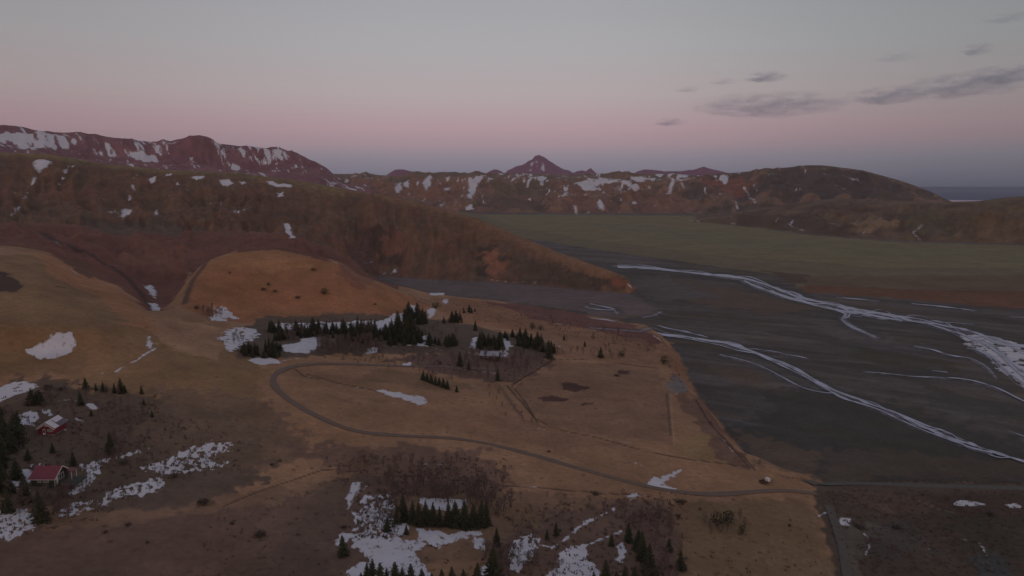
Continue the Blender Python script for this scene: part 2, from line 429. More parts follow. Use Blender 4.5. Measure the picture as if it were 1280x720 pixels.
# foreground upland
LAWN = (88, 67, 52)
region([(-60, 330), (40, 318), (110, 345), (160, 378), (190, 396), (260, 405), (330, 455), (330, 560), (200, 520), (90, 470), (-60, 470)], (80, 61, 46), 14, 8)
region([(40, 312), (100, 330), (150, 362), (190, 395), (240, 405), (230, 430), (160, 405), (110, 365), (60, 345)], (96, 66, 50), 8, 6, 0.9)
region([(190, 398), (260, 402), (290, 420), (270, 450), (200, 430)], (98, 74, 60), 12, 8, 0.9)
region([(232, 360), (250, 335), (298, 314), (352, 311), (402, 321), (450, 350), (500, 366), (540, 380), (520, 396), (430, 400), (330, 402), (262, 396), (232, 388)], (88, 59, 44), 5, 4)
region([(260, 330), (300, 314), (352, 311), (400, 322), (380, 336), (300, 338)], (98, 70, 51), 8, 6, 0.7)
region([(420, 322), (452, 344), (470, 354), (450, 362), (425, 350)], (72, 48, 42), 5, 4, 0.8)
# brown heath slope behind
region([(-60, 285), (150, 292.5), (360, 298), (400, 310), (440, 332), (410, 326), (350, 312), (300, 315), (255, 328), (235, 350), (205, 388), (185, 388), (150, 358), (110, 344), (60, 316), (-60, 306)], (66, 42, 38), 4, 4)
region([(150, 297), (225, 300), (240, 320), (225, 345), (190, 345), (160, 320)], (74, 49, 42), 8, 12, 0.6)
stroke([(55, 292), (90, 310), (130, 330), (160, 348), (180, 372), (195, 388)], (44, 31, 31), 4, 4, 3, 0.9)
stroke([(285, 316), (255, 332), (240, 352), (230, 380)], (52, 40, 36), 3.5, 4, 2, 0.9)
region([(75, 322), (105, 318), (118, 340), (112, 348), (95, 340)], (62, 42, 36), 3, 4)
region([(-20, 335), (10, 342), (30, 358), (25, 366), (-20, 366)], (44, 33, 31), 3, 3)
stroke([(70, 358), (82, 360)], (36, 28, 26), 1.2, 1, .5)
# lower ground gets browner
region([(-60, 478), (90, 480), (200, 500), (330, 535), (330, 600), (250, 640), (120, 690), (-60, 690)], (57, 46, 41), 14, 14)
region([(-60, 640), (200, 640), (330, 610), (440, 598), (640, 614), (800, 628), (900, 630), (1010, 625), (1045, 720), (1050, 790), (-60, 790)], (76, 58, 48), 10, 8)
region([(-60, 665), (120, 660), (260, 640), (420, 620), (420, 790), (-60, 790)], (66, 50, 45), 14, 12)
region([(200, 480), (330, 500), (400, 560), (330, 590), (240, 580), (180, 540)], (66, 52, 45), 12, 12, 0.8)
region([(350, 555), (470, 556), (600, 562), (640, 600), (610, 625), (480, 625), (440, 600)], (64, 48, 44), 10, 12, 0.8)
region([(700, 640), (800, 620), (850, 650), (860, 790), (600, 790), (620, 680)], (60, 46, 43), 12, 12, 0.8)
region([(870, 628), (1010, 625), (1040, 700), (1045, 790), (860, 790), (850, 660)], (72, 57, 44), 14, 8, 0.9)
region([(400, 600), (470, 600), (480, 700), (360, 790), (330, 700)], (60, 47, 43), 14, 10, 0.8)
# hayfields in the middle
region([(640, 484), (690, 452), (820, 458), (835, 490), (842, 555), (760, 545), (690, 532), (660, 510)], (81, 61, 51), 6, 4, 0.9)
region([(845, 556), (880, 540), (930, 580), (860, 574)], (88, 70, 52), 4, 3)
region([(838, 440), (868, 490), (905, 540), (935, 585), (900, 575), (880, 540), (845, 500)], (70, 52, 46), 5, 5)
region([(540, 372), (640, 379), (700, 392), (780, 407), (825, 424), (815, 436), (720, 425), (640, 412), (560, 400)], (85, 60, 47), 8, 6)
region([(600, 375), (660, 382), (730, 393), (800, 410), (828, 428), (810, 432), (740, 412), (660, 398)], (68, 44, 42), 4, 4)
region([(822, 422), (838, 428), (856, 462), (870, 492), (862, 500), (845, 470), (828, 445)], (86, 63, 50), 5, 4)
region([(540, 440), (640, 445), (700, 440), (680, 462), (640, 480), (560, 470), (480, 450)], (62, 47, 44), 8, 9)
region([(660, 400), (720, 410), (800, 425), (830, 450), (820, 458), (700, 448), (670, 430)], (82, 60, 49), 8, 7, 0.8)
region([(330, 395), (560, 400), (690, 430), (690, 446), (560, 442), (420, 442), (300, 448), (280, 420)], (56, 46, 42), 6, 6)
region([(460, 462), (560, 470), (600, 485), (540, 488), (450, 476)], (74, 58, 46), 6, 6, 0.7)
region([(835, 478), (858, 478), (862, 492), (838, 492)], (66, 64, 66), 3, 4, 0.8)
stroke([(838, 492), (840, 520), (843, 556)], (98, 76, 60), 1.2, 1.2, .5, 0.9)
stroke([(833, 492), (836, 520), (838, 545)], (62, 48, 44), 1.5, 1.5, .6, 0.9)
for q in ([(672, 497), (690, 494), (710, 499), (700, 503), (680, 502)], [(698, 478), (712, 477), (735, 484), (722, 490), (705, 487)], [(772, 463), (788, 464), (786, 468), (770, 467)], [(728, 503), (742, 503), (742, 506), (728, 506)]):
    region(q, (50, 33, 32), 2, 2.5)
# damp flats bottom right
region([(1018, 602), (1300, 606), (1480, 610), (1480, 800), (1060, 800), (1045, 720), (1018, 625)], (47, 38, 34), 5, 3)
region([(1000, 600), (1290, 606), (1480, 608), (1480, 622), (1280, 618), (1030, 614)], (54, 44, 40), 3, 3, 0.9)
region([(1060, 612), (1150, 616), (1180, 632), (1120, 640), (1070, 630)], (58, 44, 38), 5, 9, 0.7)
region([(1040, 650), (1140, 655), (1170, 690), (1090, 700), (1040, 690)], (46, 42, 41), 6, 10, 0.8)
region([(1180, 640), (1290, 650), (1290, 700), (1200, 690)], (42, 38, 34), 6, 10, 0.8)
region([(1215, 690), (1250, 680), (1262, 730), (1215, 740)], (42, 44, 46), 5, 5, 0.9)
region([(1050, 655), (1085, 655), (1075, 720), (1052, 720)], (58, 52, 48), 4, 6, 0.6)
for q_, c_ in [([(830, 345), (930, 363), (1010, 385), (970, 396), (860, 378)], (58, 47, 42)), ([(1080, 436), (1180, 450), (1195, 462), (1100, 456), (1060, 446)], (42, 39, 34)), ([(870, 452), (960, 468), (955, 482), (890, 470)], (56, 47, 41)),
               ([(715, 384), (760, 376), (810, 384), (812, 396), (760, 400)], (64, 52, 48)), ([(1150, 480), (1290, 515), (1290, 530), (1180, 510)], (44, 42, 42)), ([(800, 345), (850, 352), (900, 372), (830, 378), (790, 362)], (54, 50, 51)),
               ([(1010, 400), (1060, 408), (1150, 430), (1040, 424)], (58, 53, 54)), ([(900, 490), (1000, 505), (1080, 530), (960, 525)], (52, 49, 50))]:
    region(q_, c_, 12, 9, 0.75, z=0.0, only=0)
region([(470, 343), (540, 345), (640, 352), (780, 364), (830, 392), (760, 396), (640, 377), (560, 370), (500, 357)], (65, 55, 57), 8, 6, 0.8, z=0.0, only=0)
region([(990, 480), (1100, 500), (1300, 560), (1480, 600), (1300, 604), (1040, 600), (960, 575), (930, 540)], (38, 36, 36), 40, 20, 0.8, z=0.0, only=0)
region([(925, 540), (960, 550), (1010, 560), (1030, 575), (1015, 592), (980, 590), (945, 580)], (62, 50, 43), 14, 8, 0.7)
region([(1040, 560), (1200, 572), (1290, 580), (1290, 602), (1020, 600)], (52, 43, 40), 8, 8, 0.7)

nU = fbm(X2 / 38, Y2 / 38, 111, 4)
mU = (comp == 0) * (1 - mP)
COL *= (1 + (0.16 * nU * mU + 0.10 * fbm(X2 / 9, Y2 / 9, 113, 3) * mU))[..., None]

# ditches and banks
DK = (38, 29, 27)
for pts, w_ in [([(694, 448), (668, 464), (640, 481)], 1.5), ([(634, 482), (650, 500), (668, 522), (690, 534), (740, 545), (800, 562), (860, 574), (932, 583)], 1.3),
                ([(690, 449), (730, 449), (780, 455), (822, 460)], 0.9), ([(280, 632), (340, 608), (403, 587), (430, 588), (457, 590)], 1.1),
                ([(490, 594), (530, 596), (580, 601), (640, 607), (700, 612), (760, 617), (795, 618)], 1.5),
                ([(870, 500), (888, 530), (912, 556), (936, 584)], 1.2), ([(900, 548), (925, 566), (944, 588)], 1.1),
                ([(936, 585), (985, 597), (1080, 601), (1180, 602), (1290, 604)], 0.9),
                ([(1165, 628), (1190, 640), (1220, 648), (1255, 656)], 2.2), ([(1120, 655), (1150, 675)], 1.0),
                ([(640, 482), (655, 500), (672, 528)], 1.0), ([(385, 468), (420, 478), (470, 488)], 1.6), ([(370, 462), (380, 470), (400, 474)], 1.4)]:
    stroke(pts, DK, w_ + 0.15, 1.4, 0.35, 0.8, carve=0.3)
for q in ([(1080, 628), (1090, 634), (1100, 643)], [(1094, 627), (1104, 634), (1112, 641)], [(1106, 630), (1118, 643)], [(1152, 628), (1175, 637), (1200, 642)], [(1225, 648), (1245, 655), (1262, 662)], [(1090, 655), (1110, 662)], [(1180, 672), (1202, 673)]):
    stroke(q, (72, 59, 53), 1.0, 1.5, 0.8, 0.7)
for q in ([(1040, 640), (1100, 648), (1180, 662), (1290, 672)], [(1060, 700), (1120, 690), (1200, 700), (1290, 715)], [(1130, 640), (1200, 655), (1290, 690)]):
    stroke(q, (38, 33, 31), 0.9, 1.5, 1.2, 0.6)
stroke([(626, 484), (640, 505), (655, 525), (680, 534)], (56, 42, 40), 2.5, 3, 2, 0.7)
stroke([(660, 470), (640, 486)], (98, 68, 50), 1.2, 1.5, .5, 0.7)
# pale streaks and dark cliffs on the ridge
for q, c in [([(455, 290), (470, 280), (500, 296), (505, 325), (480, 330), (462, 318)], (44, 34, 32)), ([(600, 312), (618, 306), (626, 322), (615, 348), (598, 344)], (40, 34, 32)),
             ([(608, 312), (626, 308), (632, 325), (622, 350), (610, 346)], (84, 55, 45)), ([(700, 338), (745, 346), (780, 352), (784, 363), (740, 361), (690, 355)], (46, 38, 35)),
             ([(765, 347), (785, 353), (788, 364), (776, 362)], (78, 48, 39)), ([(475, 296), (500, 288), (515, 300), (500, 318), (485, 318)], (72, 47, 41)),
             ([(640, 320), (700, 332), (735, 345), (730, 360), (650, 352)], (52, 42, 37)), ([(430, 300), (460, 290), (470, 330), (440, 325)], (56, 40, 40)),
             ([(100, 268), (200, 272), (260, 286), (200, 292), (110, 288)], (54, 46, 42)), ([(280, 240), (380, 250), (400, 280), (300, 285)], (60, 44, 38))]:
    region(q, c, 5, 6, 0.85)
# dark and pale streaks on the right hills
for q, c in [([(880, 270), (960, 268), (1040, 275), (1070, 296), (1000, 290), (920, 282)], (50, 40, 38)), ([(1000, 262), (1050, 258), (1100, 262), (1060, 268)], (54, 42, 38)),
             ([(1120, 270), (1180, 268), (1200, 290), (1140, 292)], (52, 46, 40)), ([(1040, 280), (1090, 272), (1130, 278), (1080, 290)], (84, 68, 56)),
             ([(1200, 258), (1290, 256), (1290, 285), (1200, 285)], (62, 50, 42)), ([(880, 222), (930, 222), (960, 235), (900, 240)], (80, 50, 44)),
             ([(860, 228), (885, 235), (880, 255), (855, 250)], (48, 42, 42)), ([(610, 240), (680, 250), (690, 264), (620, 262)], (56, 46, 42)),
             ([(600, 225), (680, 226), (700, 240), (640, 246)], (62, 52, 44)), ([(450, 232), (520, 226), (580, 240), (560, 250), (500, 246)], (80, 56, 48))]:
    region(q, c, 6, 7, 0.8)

region([(950, 218), (1000, 210), (1045, 210), (1100, 222), (1140, 236), (1130, 246), (1090, 248), (980, 252), (930, 246)], (46, 40, 41), 8, 8, 0.85)
region([(430, 500), (640, 520), (760, 556), (700, 566), (560, 540), (450, 535)], (84, 62, 50), 14, 10, 0.7)
fine = fbm(A2 * 210, L2 * 120, 121, 4, 0.65)
COL *= (1 + 0.34 * fine * np.isin(comp, (1, 2, 3, 4)))[..., None]
def densify(pts, step=6):
    out = []
    for a, b_ in zip(pts[:-1], pts[1:]):
        n_ = max(1, int(math.hypot(b_[0] - a[0], b_[1] - a[1]) / step))
        for k in range(n_): out.append(tuple(a[i] + (b_[i] - a[i]) * k / n_ for i in range(len(a))))
    out.append(pts[-1]); return out


def catmull(pts, n_=6):
    P = [pts[0]] + list(pts) + [pts[-1]]; out = []
    for i in range(1, len(P) - 2):
        for k in range(n_):
            t = k / n_
            out.append(tuple(0.5 * ((2 * P[i][d]) + (-P[i - 1][d] + P[i + 1][d]) * t + (2 * P[i - 1][d] - 5 * P[i][d] + 4 * P[i + 1][d] - P[i + 2][d]) * t * t + (-P[i - 1][d] + 3 * P[i][d] - 3 * P[i + 1][d] + P[i + 2][d]) * t ** 3) for d in range(len(P[i]))))
    out.append(tuple(pts[-1])); return out


chan = [
    ([(772, 332.5, 2), (800, 335, 3), (840, 338, 2.2), (890, 344, 2.4), (930, 350, 3), (955, 357, 2.4), (1000, 373, 3.4), (1040, 381, 3.2), (1080, 389, 2.6), (1120, 397, 3.4), (1160, 403, 2.4), (1200, 412, 2.6), (1240, 424, 3.5), (1290, 437, 6)]),
    ([(930, 351, 1.6), (950, 361, 2), (985, 373, 2.4), (1020, 381, 2), (1050, 387, 2.4), (1100, 396, 3.6), (1128, 401, 1)]),
    ([(945, 352, 1.5), (975, 362, 1.5), (992, 366, 2.5), (1005, 372, 0.8)]),
    ([(1045, 386, 2), (1060, 393, 3.6), (1053, 400, 1.6), (1068, 410, 1.8), (1094, 422, 0.8)]),
    ([(1150, 402, 1), (1195, 416, 2), (1230, 430, 3), (1262, 452, 3), (1290, 480, 4)]),
    ([(1215, 436, 1), (1240, 448, 3), (1258, 466, 3), (1290, 488, 2)]),
    ([(1200, 418, 1), (1240, 437, 1.2), (1275, 462, 2), (1290, 470, 2)]),
    ([(740, 410, 0.6), (800, 414, 2), (830, 418, 2.6), (860, 421, 2.2), (900, 429, 3), (930, 438, 4), (950, 444, 2), (980, 456, 2.4), (1010, 471, 2.6), (1045, 490, 2.4), (1090, 506, 2.6), (1130, 523, 3), (1180, 544, 3), (1230, 562, 3), (1290, 581, 3.4)]),
    ([(925, 434, 1.2), (955, 447, 1.6), (990, 463, 1.4), (1020, 479, 1.4), (1050, 496, 2.4), (1100, 514, 1.5), (1150, 537, 1.4), (1200, 556, 1.8), (1240, 568, 1)]),
    ([(823, 407, 1), (835, 411, 2.2), (860, 416, 1.4), (885, 422, 0.8)]),
    ([(925, 435, 0.8), (965, 440, 1.4), (1008, 448, 0.7)]),
    ([(900, 444, 0.5), (950, 458, 1.0), (1000, 484, 1.2), (1030, 491, 1.6), (1042, 492, 0.6)]),
    ([(1080, 465, 0.5), (1140, 471, 1), (1200, 474, 0.8), (1232, 481, 1.4), (1255, 490, 2), (1290, 506, 2.2)]),
    ([(1143, 433, 0.6), (1165, 438, 1.4), (1188, 445, 1.6), (1212, 448, 0.8), (1232, 458, .8), (1246, 474, 0.5)]),
    ([(1166, 464, 0.6), (1184, 466, 1.4)]), ([(1045, 372, 0.5), (1075, 375, 1.1), (1098, 377, 0.5)]), ([(1140, 380, 0.5), (1180, 384, 1.2), (1220, 389, 0.5)]),
    ([(1160, 403, .5), (1190, 404, 1), (1218, 406, .4)]), ([(1258, 539, 1), (1290, 550, 1.6)]), ([(1262, 397, 0.6), (1290, 398, 1.2)]),
    ([(738, 380, 0.8), (752, 383, 1.2), (766, 386, 1.2), (772, 392, 0.8)]), ([(732, 384, .6), (742, 387, 1.2), (766, 388, .8)]),
    ([(738, 398, 0.8), (752, 400, 1.4), (768, 402, 0.8)]), ([(804, 397, 0.8), (818, 394, 1.6), (826, 390, 0.8)]),
    ([(780, 335, 1), (800, 334, 1.6), (830, 337, 1)]),
]
for pts in chan:
    mw = sum(p[2] for p in pts) / len(pts); q = [(p[0], p[1]) for p in pts if p[0] < 1285]
    if len(q) > 1:
        fs_ = 0.55 * float(np.mean([1 / abs(ray(*p)[1]) for p in q]))
        stroke(q, (40, 39, 42), (mw * 1.6 + 1.2) * fs_, 3 * fs_, 2.0 * fs_, 0.5)
        stroke(q, (88, 84, 94), mw * 0.6 * fs_, 1.2 * fs_, 1.2 * fs_, 0.6)

# pale shingle beach
mbeach = smooth((R2 - 4700) / 250) * smooth((A2 - R(25)) / R(1)) * (comp == 0)
blend(mbeach, (122, 112, 122))

# ================================================================== snow
SN = np.full((NA, NR), -6.0)


def snow(pts, rag=1.0, thr=0.0, fine=1.0, z=None, scale=1.0, seed=None, streak=False):
    """a drift with a ragged outline; rag in pixels, thr > 0 breaks it up"""
    P = field_poly(pts, z=z)
    res = sd_poly(P, pad=0.006 + rag / F)
    if res is None: return
    si, sj, sd = res
    a, l = A2[si, sj], L2[si, sj]
    sd0 = int(abs(pts[0][0] * 7 + pts[0][1] * 3)) if seed is None else seed
    nz = fbm(a * 150 * scale, l * 110 * scale, sd0, 4, 0.62) if not streak else fbm(a * 210 + l * 20, l * 26, sd0, 4, 0.65)
    v = np.minimum(sd * F, 4.0) + rag * nz * 4.5 - thr
    SN[si, sj] = np.maximum(SN[si, sj], np.clip(v, -6, 6))


def drift(pts, w=1.0, rag=0.6):
    P = [(a, math.log(r)) for a, r in (hit(*p) for p in pts)]
    res = sd_poly(P, closed=False, pad=0.01, width=[0] * len(P))
    if res is None: return
    si, sj, sd = res
    v = sd * F + w + rag * 3.2 * fbm(A2[si, sj] * 170, L2[si, sj] * 120, int(pts[0][0] + pts[0][1]), 3)
    SN[si, sj] = np.maximum(SN[si, sj], np.clip(v, -6, 6))


# fields, left
snow([(30, 438), (48, 432), (62, 422), (72, 414), (92, 416), (94, 428), (90, 440), (72, 448), (50, 449), (38, 443)], 1.1)
snow([(-40, 485), (0, 484), (20, 477), (32, 476), (48, 484), (30, 491), (16, 496), (0, 503), (-40, 510)], 1.0)
drift([(48, 489), (65, 490)], 0.5); drift([(126, 467), (140, 467), (155, 458), (175, 448), (198, 434)], 1.3, 0.9)
snow([(182, 425), (187, 420), (192, 432), (188, 436), (183, 432)], 0.8)
drift([(60, 501), (85, 500), (105, 502)], 1.0); snow([(104, 504), (118, 504), (127, 511), (112, 512)], 0.7)
drift([(72, 526), (92, 523), (108, 527)], 1.6, 1); drift([(82, 538), (72, 531)], 1.4, 1); drift([(218, 536), (228, 537)], 0.7)
snow([(18, 517), (45, 513), (50, 520), (44, 532), (20, 528)], 1.6, 1.0); snow([(48, 512), (62, 512), (72, 520), (60, 520)], 1.2, 0.5)
# around the lower cottage
snow([(20, 592), (50, 578), (60, 585), (40, 600), (30, 618), (8, 622), (-10, 615)], 2.4, 1.8, scale=1.5)
snow([(100, 580), (140, 572), (170, 563), (186, 562), (150, 574), (124, 580), (126, 590), (112, 604), (100, 617), (80, 618), (94, 606), (106, 594)], 2.0, 1.1, scale=1.5)
snow([(0, 640), (30, 636), (48, 648), (62, 652), (30, 668), (18, 676), (-20, 672), (-20, 645)], 2.6, 1.3, scale=1.5)
snow([(70, 640), (92, 628), (114, 626), (116, 636), (92, 646), (72, 646)], 2.4, 1.5, scale=1.5)
snow([(120, 630), (132, 614), (150, 608), (180, 600), (205, 594), (204, 610), (180, 620), (150, 622), (126, 636)], 2.8, 1.9, scale=1.5)
snow([(160, 584), (200, 578), (230, 562), (262, 552), (290, 552), (288, 562), (262, 574), (290, 578), (258, 588), (232, 592), (200, 592)], 3.2, 2.4, scale=1.5)
# the wood below the mound
snow([(286, 412), (302, 408), (322, 412), (324, 422), (308, 428), (300, 436), (284, 440), (276, 428), (276, 420)], 2.4, 0.6, scale=1.3)
snow([(262, 400), (270, 382), (282, 384), (298, 398), (284, 402)], 2.0, 1.2); drift([(268, 402), (290, 404), (305, 410)], 0.8)
snow([(308, 450), (330, 446), (350, 450), (352, 454), (325, 456)], 1.0); drift([(350, 452), (372, 448)], 0.8)
snow([(352, 432), (372, 428), (380, 420), (402, 421), (400, 432), (384, 442), (356, 440)], 1.2)
snow([(338, 404), (480, 400), (480, 412), (340, 412)], 2.2, 1.4, scale=1.3); snow([(455, 402), (476, 402), (494, 393), (508, 392), (500, 404), (480, 414), (455, 412)], 1.4, -0.3)
snow([(510, 432), (522, 419), (536, 420), (540, 433)], 1.2); snow([(534, 387), (544, 384), (544, 394), (536, 398)], 0.8)
snow([(510, 382), (520, 380), (524, 395), (514, 408), (506, 400)], 1.6, 0.5)
snow([(536, 366), (556, 366), (554, 369), (538, 369)], 0.7); snow([(553, 374), (560, 374), (560, 381), (554, 380)], 0.8)
snow([(458, 436), (470, 433), (472, 441), (458, 443)], 1.2, 0.4); drift([(480, 433), (500, 433)], 0.6); drift([(540, 434), (552, 438)], 0.7)
snow([(503, 455), (514, 452), (516, 456), (504, 458)], 0.7); drift([(545, 458), (575, 461), (600, 464), (622, 466)], 0.6)
snow([(624, 424), (632, 420), (640, 432), (632, 446), (622, 446), (628, 436)], 1.3); drift([(636, 432), (655, 434)], 0.9)
drift([(640, 414), (662, 417), (680, 424), (695, 430), (704, 436)], 1.0, 1.0); snow([(590, 422), (598, 420), (594, 438), (588, 436)], 1.0, 0.3)
drift([(585, 441), (600, 444)], 0.8); drift([(605, 464), (622, 468)], 0.6)
snow([(466, 487), (482, 488), (495, 490), (512, 494), (530, 496), (535, 505), (524, 506), (500, 498), (486, 494)], 1.2, 0.0)
drift([(446, 484), (462, 487)], 0.6); drift([(385, 470), (392, 472)], 0.5)
drift([(692, 404), (710, 406), (742, 413)], 0.7, 1.0); drift([(815, 418), (826, 426)], 1.0); drift([(785, 449), (800, 450)], 0.8)
drift([(615, 350), (670, 353)], 1.0); drift([(478, 342), (492, 342)], 1.2); drift([(500, 349), (520, 350), (560, 353), (590, 352)], 0.7)
drift([(452, 328), (466, 327)], 0.8); snow([(490, 339), (494, 336), (496, 341)], 0.6)
drift([(786, 356), (790, 362), (795, 366)], 1.2); drift([(668, 534), (690, 540)], 0.6); drift([(904, 548), (912, 560), (918, 566)], 0.7)
drift([(760, 549), (790, 554)], 0.5)
# along the road and the ditches
snow([(805, 606), (812, 602), (818, 596), (825, 598), (842, 588), (856, 586), (846, 594), (826, 606), (846, 611), (838, 615), (818, 611)], 1.2)
drift([(793, 578), (803, 582)], 0.8); drift([(648, 608), (674, 609)], 0.7); drift([(744, 615), (766, 618)], 0.7); snow([(782, 619), (796, 616), (800, 621), (786, 622)], 0.8)
drift([(472, 594), (492, 596)], 0.9); drift([(490, 590), (500, 591)], 0.7); drift([(530, 580), (560, 582)], 0.5, 1)
# clearings near the bottom
snow([(432, 620), (440, 604), (452, 602), (446, 616), (436, 632)], 1.0); drift([(434, 638), (446, 618), (452, 606)], 0.7); drift([(454, 612), (460, 606)], 1.3)
snow([(442, 640), (452, 620), (490, 616), (494, 640), (490, 672), (440, 670)], 2.8, 2.0, scale=1.2)
snow([(436, 668), (470, 670), (510, 675), (540, 678), (520, 690), (530, 706), (548, 730), (470, 730), (462, 705), (455, 690), (440, 684)], 1.6, 0.3, scale=1.3)
snow([(418, 678), (428, 664), (440, 668), (426, 690)], 1.2, 0.2); snow([(432, 712), (455, 702), (466, 706), (462, 730), (432, 740)], 1.4)
snow([(492, 650), (506, 645), (512, 660), (500, 676), (490, 672)], 1.6, 0.4); snow([(520, 660), (545, 662), (560, 668), (590, 662), (604, 668), (570, 676), (550, 684), (524, 676)], 2.0, 0.4)
snow([(524, 622), (582, 624), (584, 632), (560, 640), (526, 634)], 1.6, 0.1)
snow([(590, 670), (606, 674), (608, 690), (590, 684)], 1.8, 1.0); snow([(600, 708), (615, 705), (612, 722), (598, 720)], 1.6, 0.5)
snow([(634, 690), (645, 676), (664, 668), (676, 676), (668, 690), (650, 716), (640, 712)], 2.2, 0.3)
drift([(672, 680), (690, 685), (705, 675), (722, 660), (735, 652), (752, 644), (772, 635)], 2.2, 1.4); drift([(782, 630), (792, 622)], 0.6)
snow([(700, 690), (716, 682), (730, 680), (736, 688), (732, 696), (748, 712), (750, 740), (670, 740), (684, 715), (700, 708), (696, 698)], 1.6)
drift([(726, 684), (750, 674), (776, 664)], 2.0, 1.4); snow([(768, 682), (778, 678), (782, 690), (778, 704), (768, 700), (774, 692)], 1.2)
snow([(1047, 648), (1056, 645), (1065, 650), (1060, 657), (1048, 656)], 1.0)
drift([(1080, 667), (1088, 676), (1086, 685), (1082, 693)], 0.9, 0.8); drift([(1202, 674), (1222, 677), (1228, 684), (1234, 696)], 0.9, 0.3)
drift([(1148, 626), (1153, 628)], 0.8, 0.4); snow([(1190, 627), (1204, 625), (1232, 629), (1240, 631), (1204, 633), (1192, 632)], 0.8, 0.0)
snow([(1254, 630), (1274, 628), (1276, 634), (1264, 635)], 0.8); drift([(1024, 634), (1034, 640), (1024, 645)], 0.7, 1.0)
drift([(1160, 686), (1164, 688)], 0.4, 0.2)
P_ice = [(1198, 419), (1225, 419), (1255, 425), (1300, 436), (1300, 490), (1272, 474), (1256, 458), (1234, 444), (1212, 432)]
snow(P_ice, 2.6, 1.0, z=0.0, scale=0.7)
snow([(1238, 440), (1262, 450), (1300, 474), (1300, 500), (1262, 472), (1244, 455)], 2.6, 1.6, z=0.0)
drift([(1055, 389), (1075, 392), (1112, 399), (1128, 402)], 1.0, 1.0)
# brown gully and slope
snow([(180, 357), (190, 356), (196, 366), (194, 374), (186, 366)], 0.9); snow([(184, 378), (196, 378), (202, 388), (190, 388)], 1.4, 0.9)
drift([(48, 315), (70, 326), (88, 336), (98, 343)], 0.6, 0.4); drift([(64, 300), (72, 304), (82, 307)], 0.6, 0.4); drift([(32, 301), (40, 303)], 0.5)
drift([(100, 356), (108, 358)], 0.5)
# big ridge
snow([(41, 200), (54, 198.5), (66, 202), (58, 209), (48, 217), (43, 212)], 0.8); drift([(46, 221), (40, 231)], 1.2); drift([(34, 241), (30, 248)], 0.6); drift([(24, 258), (14, 270)], 0.9)
drift([(88, 197.5), (112, 203)], 0.8, 0.3); drift([(126, 201), (138, 203)], 0.8, 0.3); drift([(86, 207), (81, 216)], 1.1); drift([(78, 226), (74, 231)], 0.6)
snow([(152, 262), (158, 260), (164, 263), (158, 272), (153, 275), (151, 268)], 0.8); drift([(165, 230), (168, 238)], 1.0); drift([(162, 244), (163, 250)], 1.0)
snow([(186, 226), (192, 220), (196, 222), (190, 231)], 0.7); drift([(167, 223), (173, 219)], 0.8); snow([(192, 264), (198, 263), (196, 270), (193, 270)], 0.6)
snow([(240, 221), (256, 220), (254, 224), (244, 226)], 0.7); snow([(274, 224), (288, 223), (291, 230), (284, 233), (276, 230)], 0.7); snow([(298, 227), (306, 226), (308, 230), (302, 231)], 0.5)
drift([(302, 221), (316, 224)], 0.9, 0.3); snow([(326, 227), (345, 229), (367, 231.5), (364, 234.5), (348, 234), (338, 231)], 0.6)
snow([(354, 280), (360, 279), (364, 285), (369, 297), (362, 298), (356, 290)], 0.8); snow([(345, 240), (354, 239), (354, 246), (347, 246)], 0.8, 0.4)
drift([(258, 254), (264, 255)], 0.8); drift([(141, 265), (144, 262)], 0.5); drift([(281, 254), (285, 254)], 0.5); drift([(407, 236), (414, 237)], 0.7, 0.3)
# hills in the middle distance
for q in ([(492, 235), (500, 228), (502, 235), (500, 243), (494, 240)], [(504, 228), (511, 225), (512, 236), (506, 233)], [(520, 227), (524, 226), (524, 232), (521, 232)],
          [(528, 228), (534, 221), (541, 221), (538, 231), (531, 239), (530, 233)], [(556, 222), (563, 220), (562, 227), (557, 227)], [(556, 235), (564, 232), (562, 237), (555, 239)],
          [(584, 222), (596, 220), (608, 220), (598, 230), (594, 240), (590, 250), (583, 244), (586, 235)], [(608, 226), (614, 221), (616, 224), (611, 228)],
          [(581, 258), (590, 255), (592, 262), (583, 263)], [(548, 257), (557, 250), (552, 259)], [(568, 252), (571, 252), (570, 256)]):
    snow(q, 0.8)
drift([(402, 222), (412, 229), (420, 229)], 1.2, 1); drift([(422, 221), (434, 228)], 1.3, 1); drift([(440, 221), (460, 222), (485, 221)], 0.9, 0.4); drift([(524, 250), (531, 248)], 0.6)
snow([(671, 220), (683, 221), (684, 225), (674, 225)], 0.6); drift([(694, 222), (698, 222.5)], 0.9); drift([(703, 221), (720, 221), (738, 224), (752, 224)], 1.6, 0.4)
snow([(716, 228), (730, 225), (742, 226), (752, 222), (758, 223), (775, 226), (752, 228), (746, 234), (752, 238), (740, 239), (728, 237)], 1.0, -0.2)
drift([(738, 224), (752, 225), (768, 227)], 1.3, 0.4); drift([(745, 238), (752, 241), (760, 244)], 0.7, 0.3)
snow([(768, 226), (788, 226), (796, 230), (812, 233), (814, 236), (802, 235), (800, 238), (790, 238), (782, 232)], 0.9); snow([(786, 221), (800, 220), (808, 222), (820, 222), (812, 225), (800, 228), (790, 225)], 0.7)
drift([(806, 221), (832, 222.5), (842, 226), (862, 223), (870, 223)], 1.8, 0.5); drift([(841, 227), (838, 236), (834, 242)], 2.4, 0.8); drift([(738, 223), (760, 222.5), (790, 226), (800, 228)], 1.6, 0.5); drift([(815, 230), (825, 231)], 1.0, 0.4); drift([(852, 228), (855, 236)], 0.9, 0.4)
drift([(774, 234), (780, 239)], 0.8); drift([(767, 234), (772, 238)], 0.7); snow([(746, 252), (754, 253), (758, 262), (752, 264), (748, 258)], 0.9); drift([(717, 257), (722, 268)], 1.2, 0.7); drift([(728, 268), (736, 265)], 1.0); drift([(764, 251), (775, 256)], 0.7)
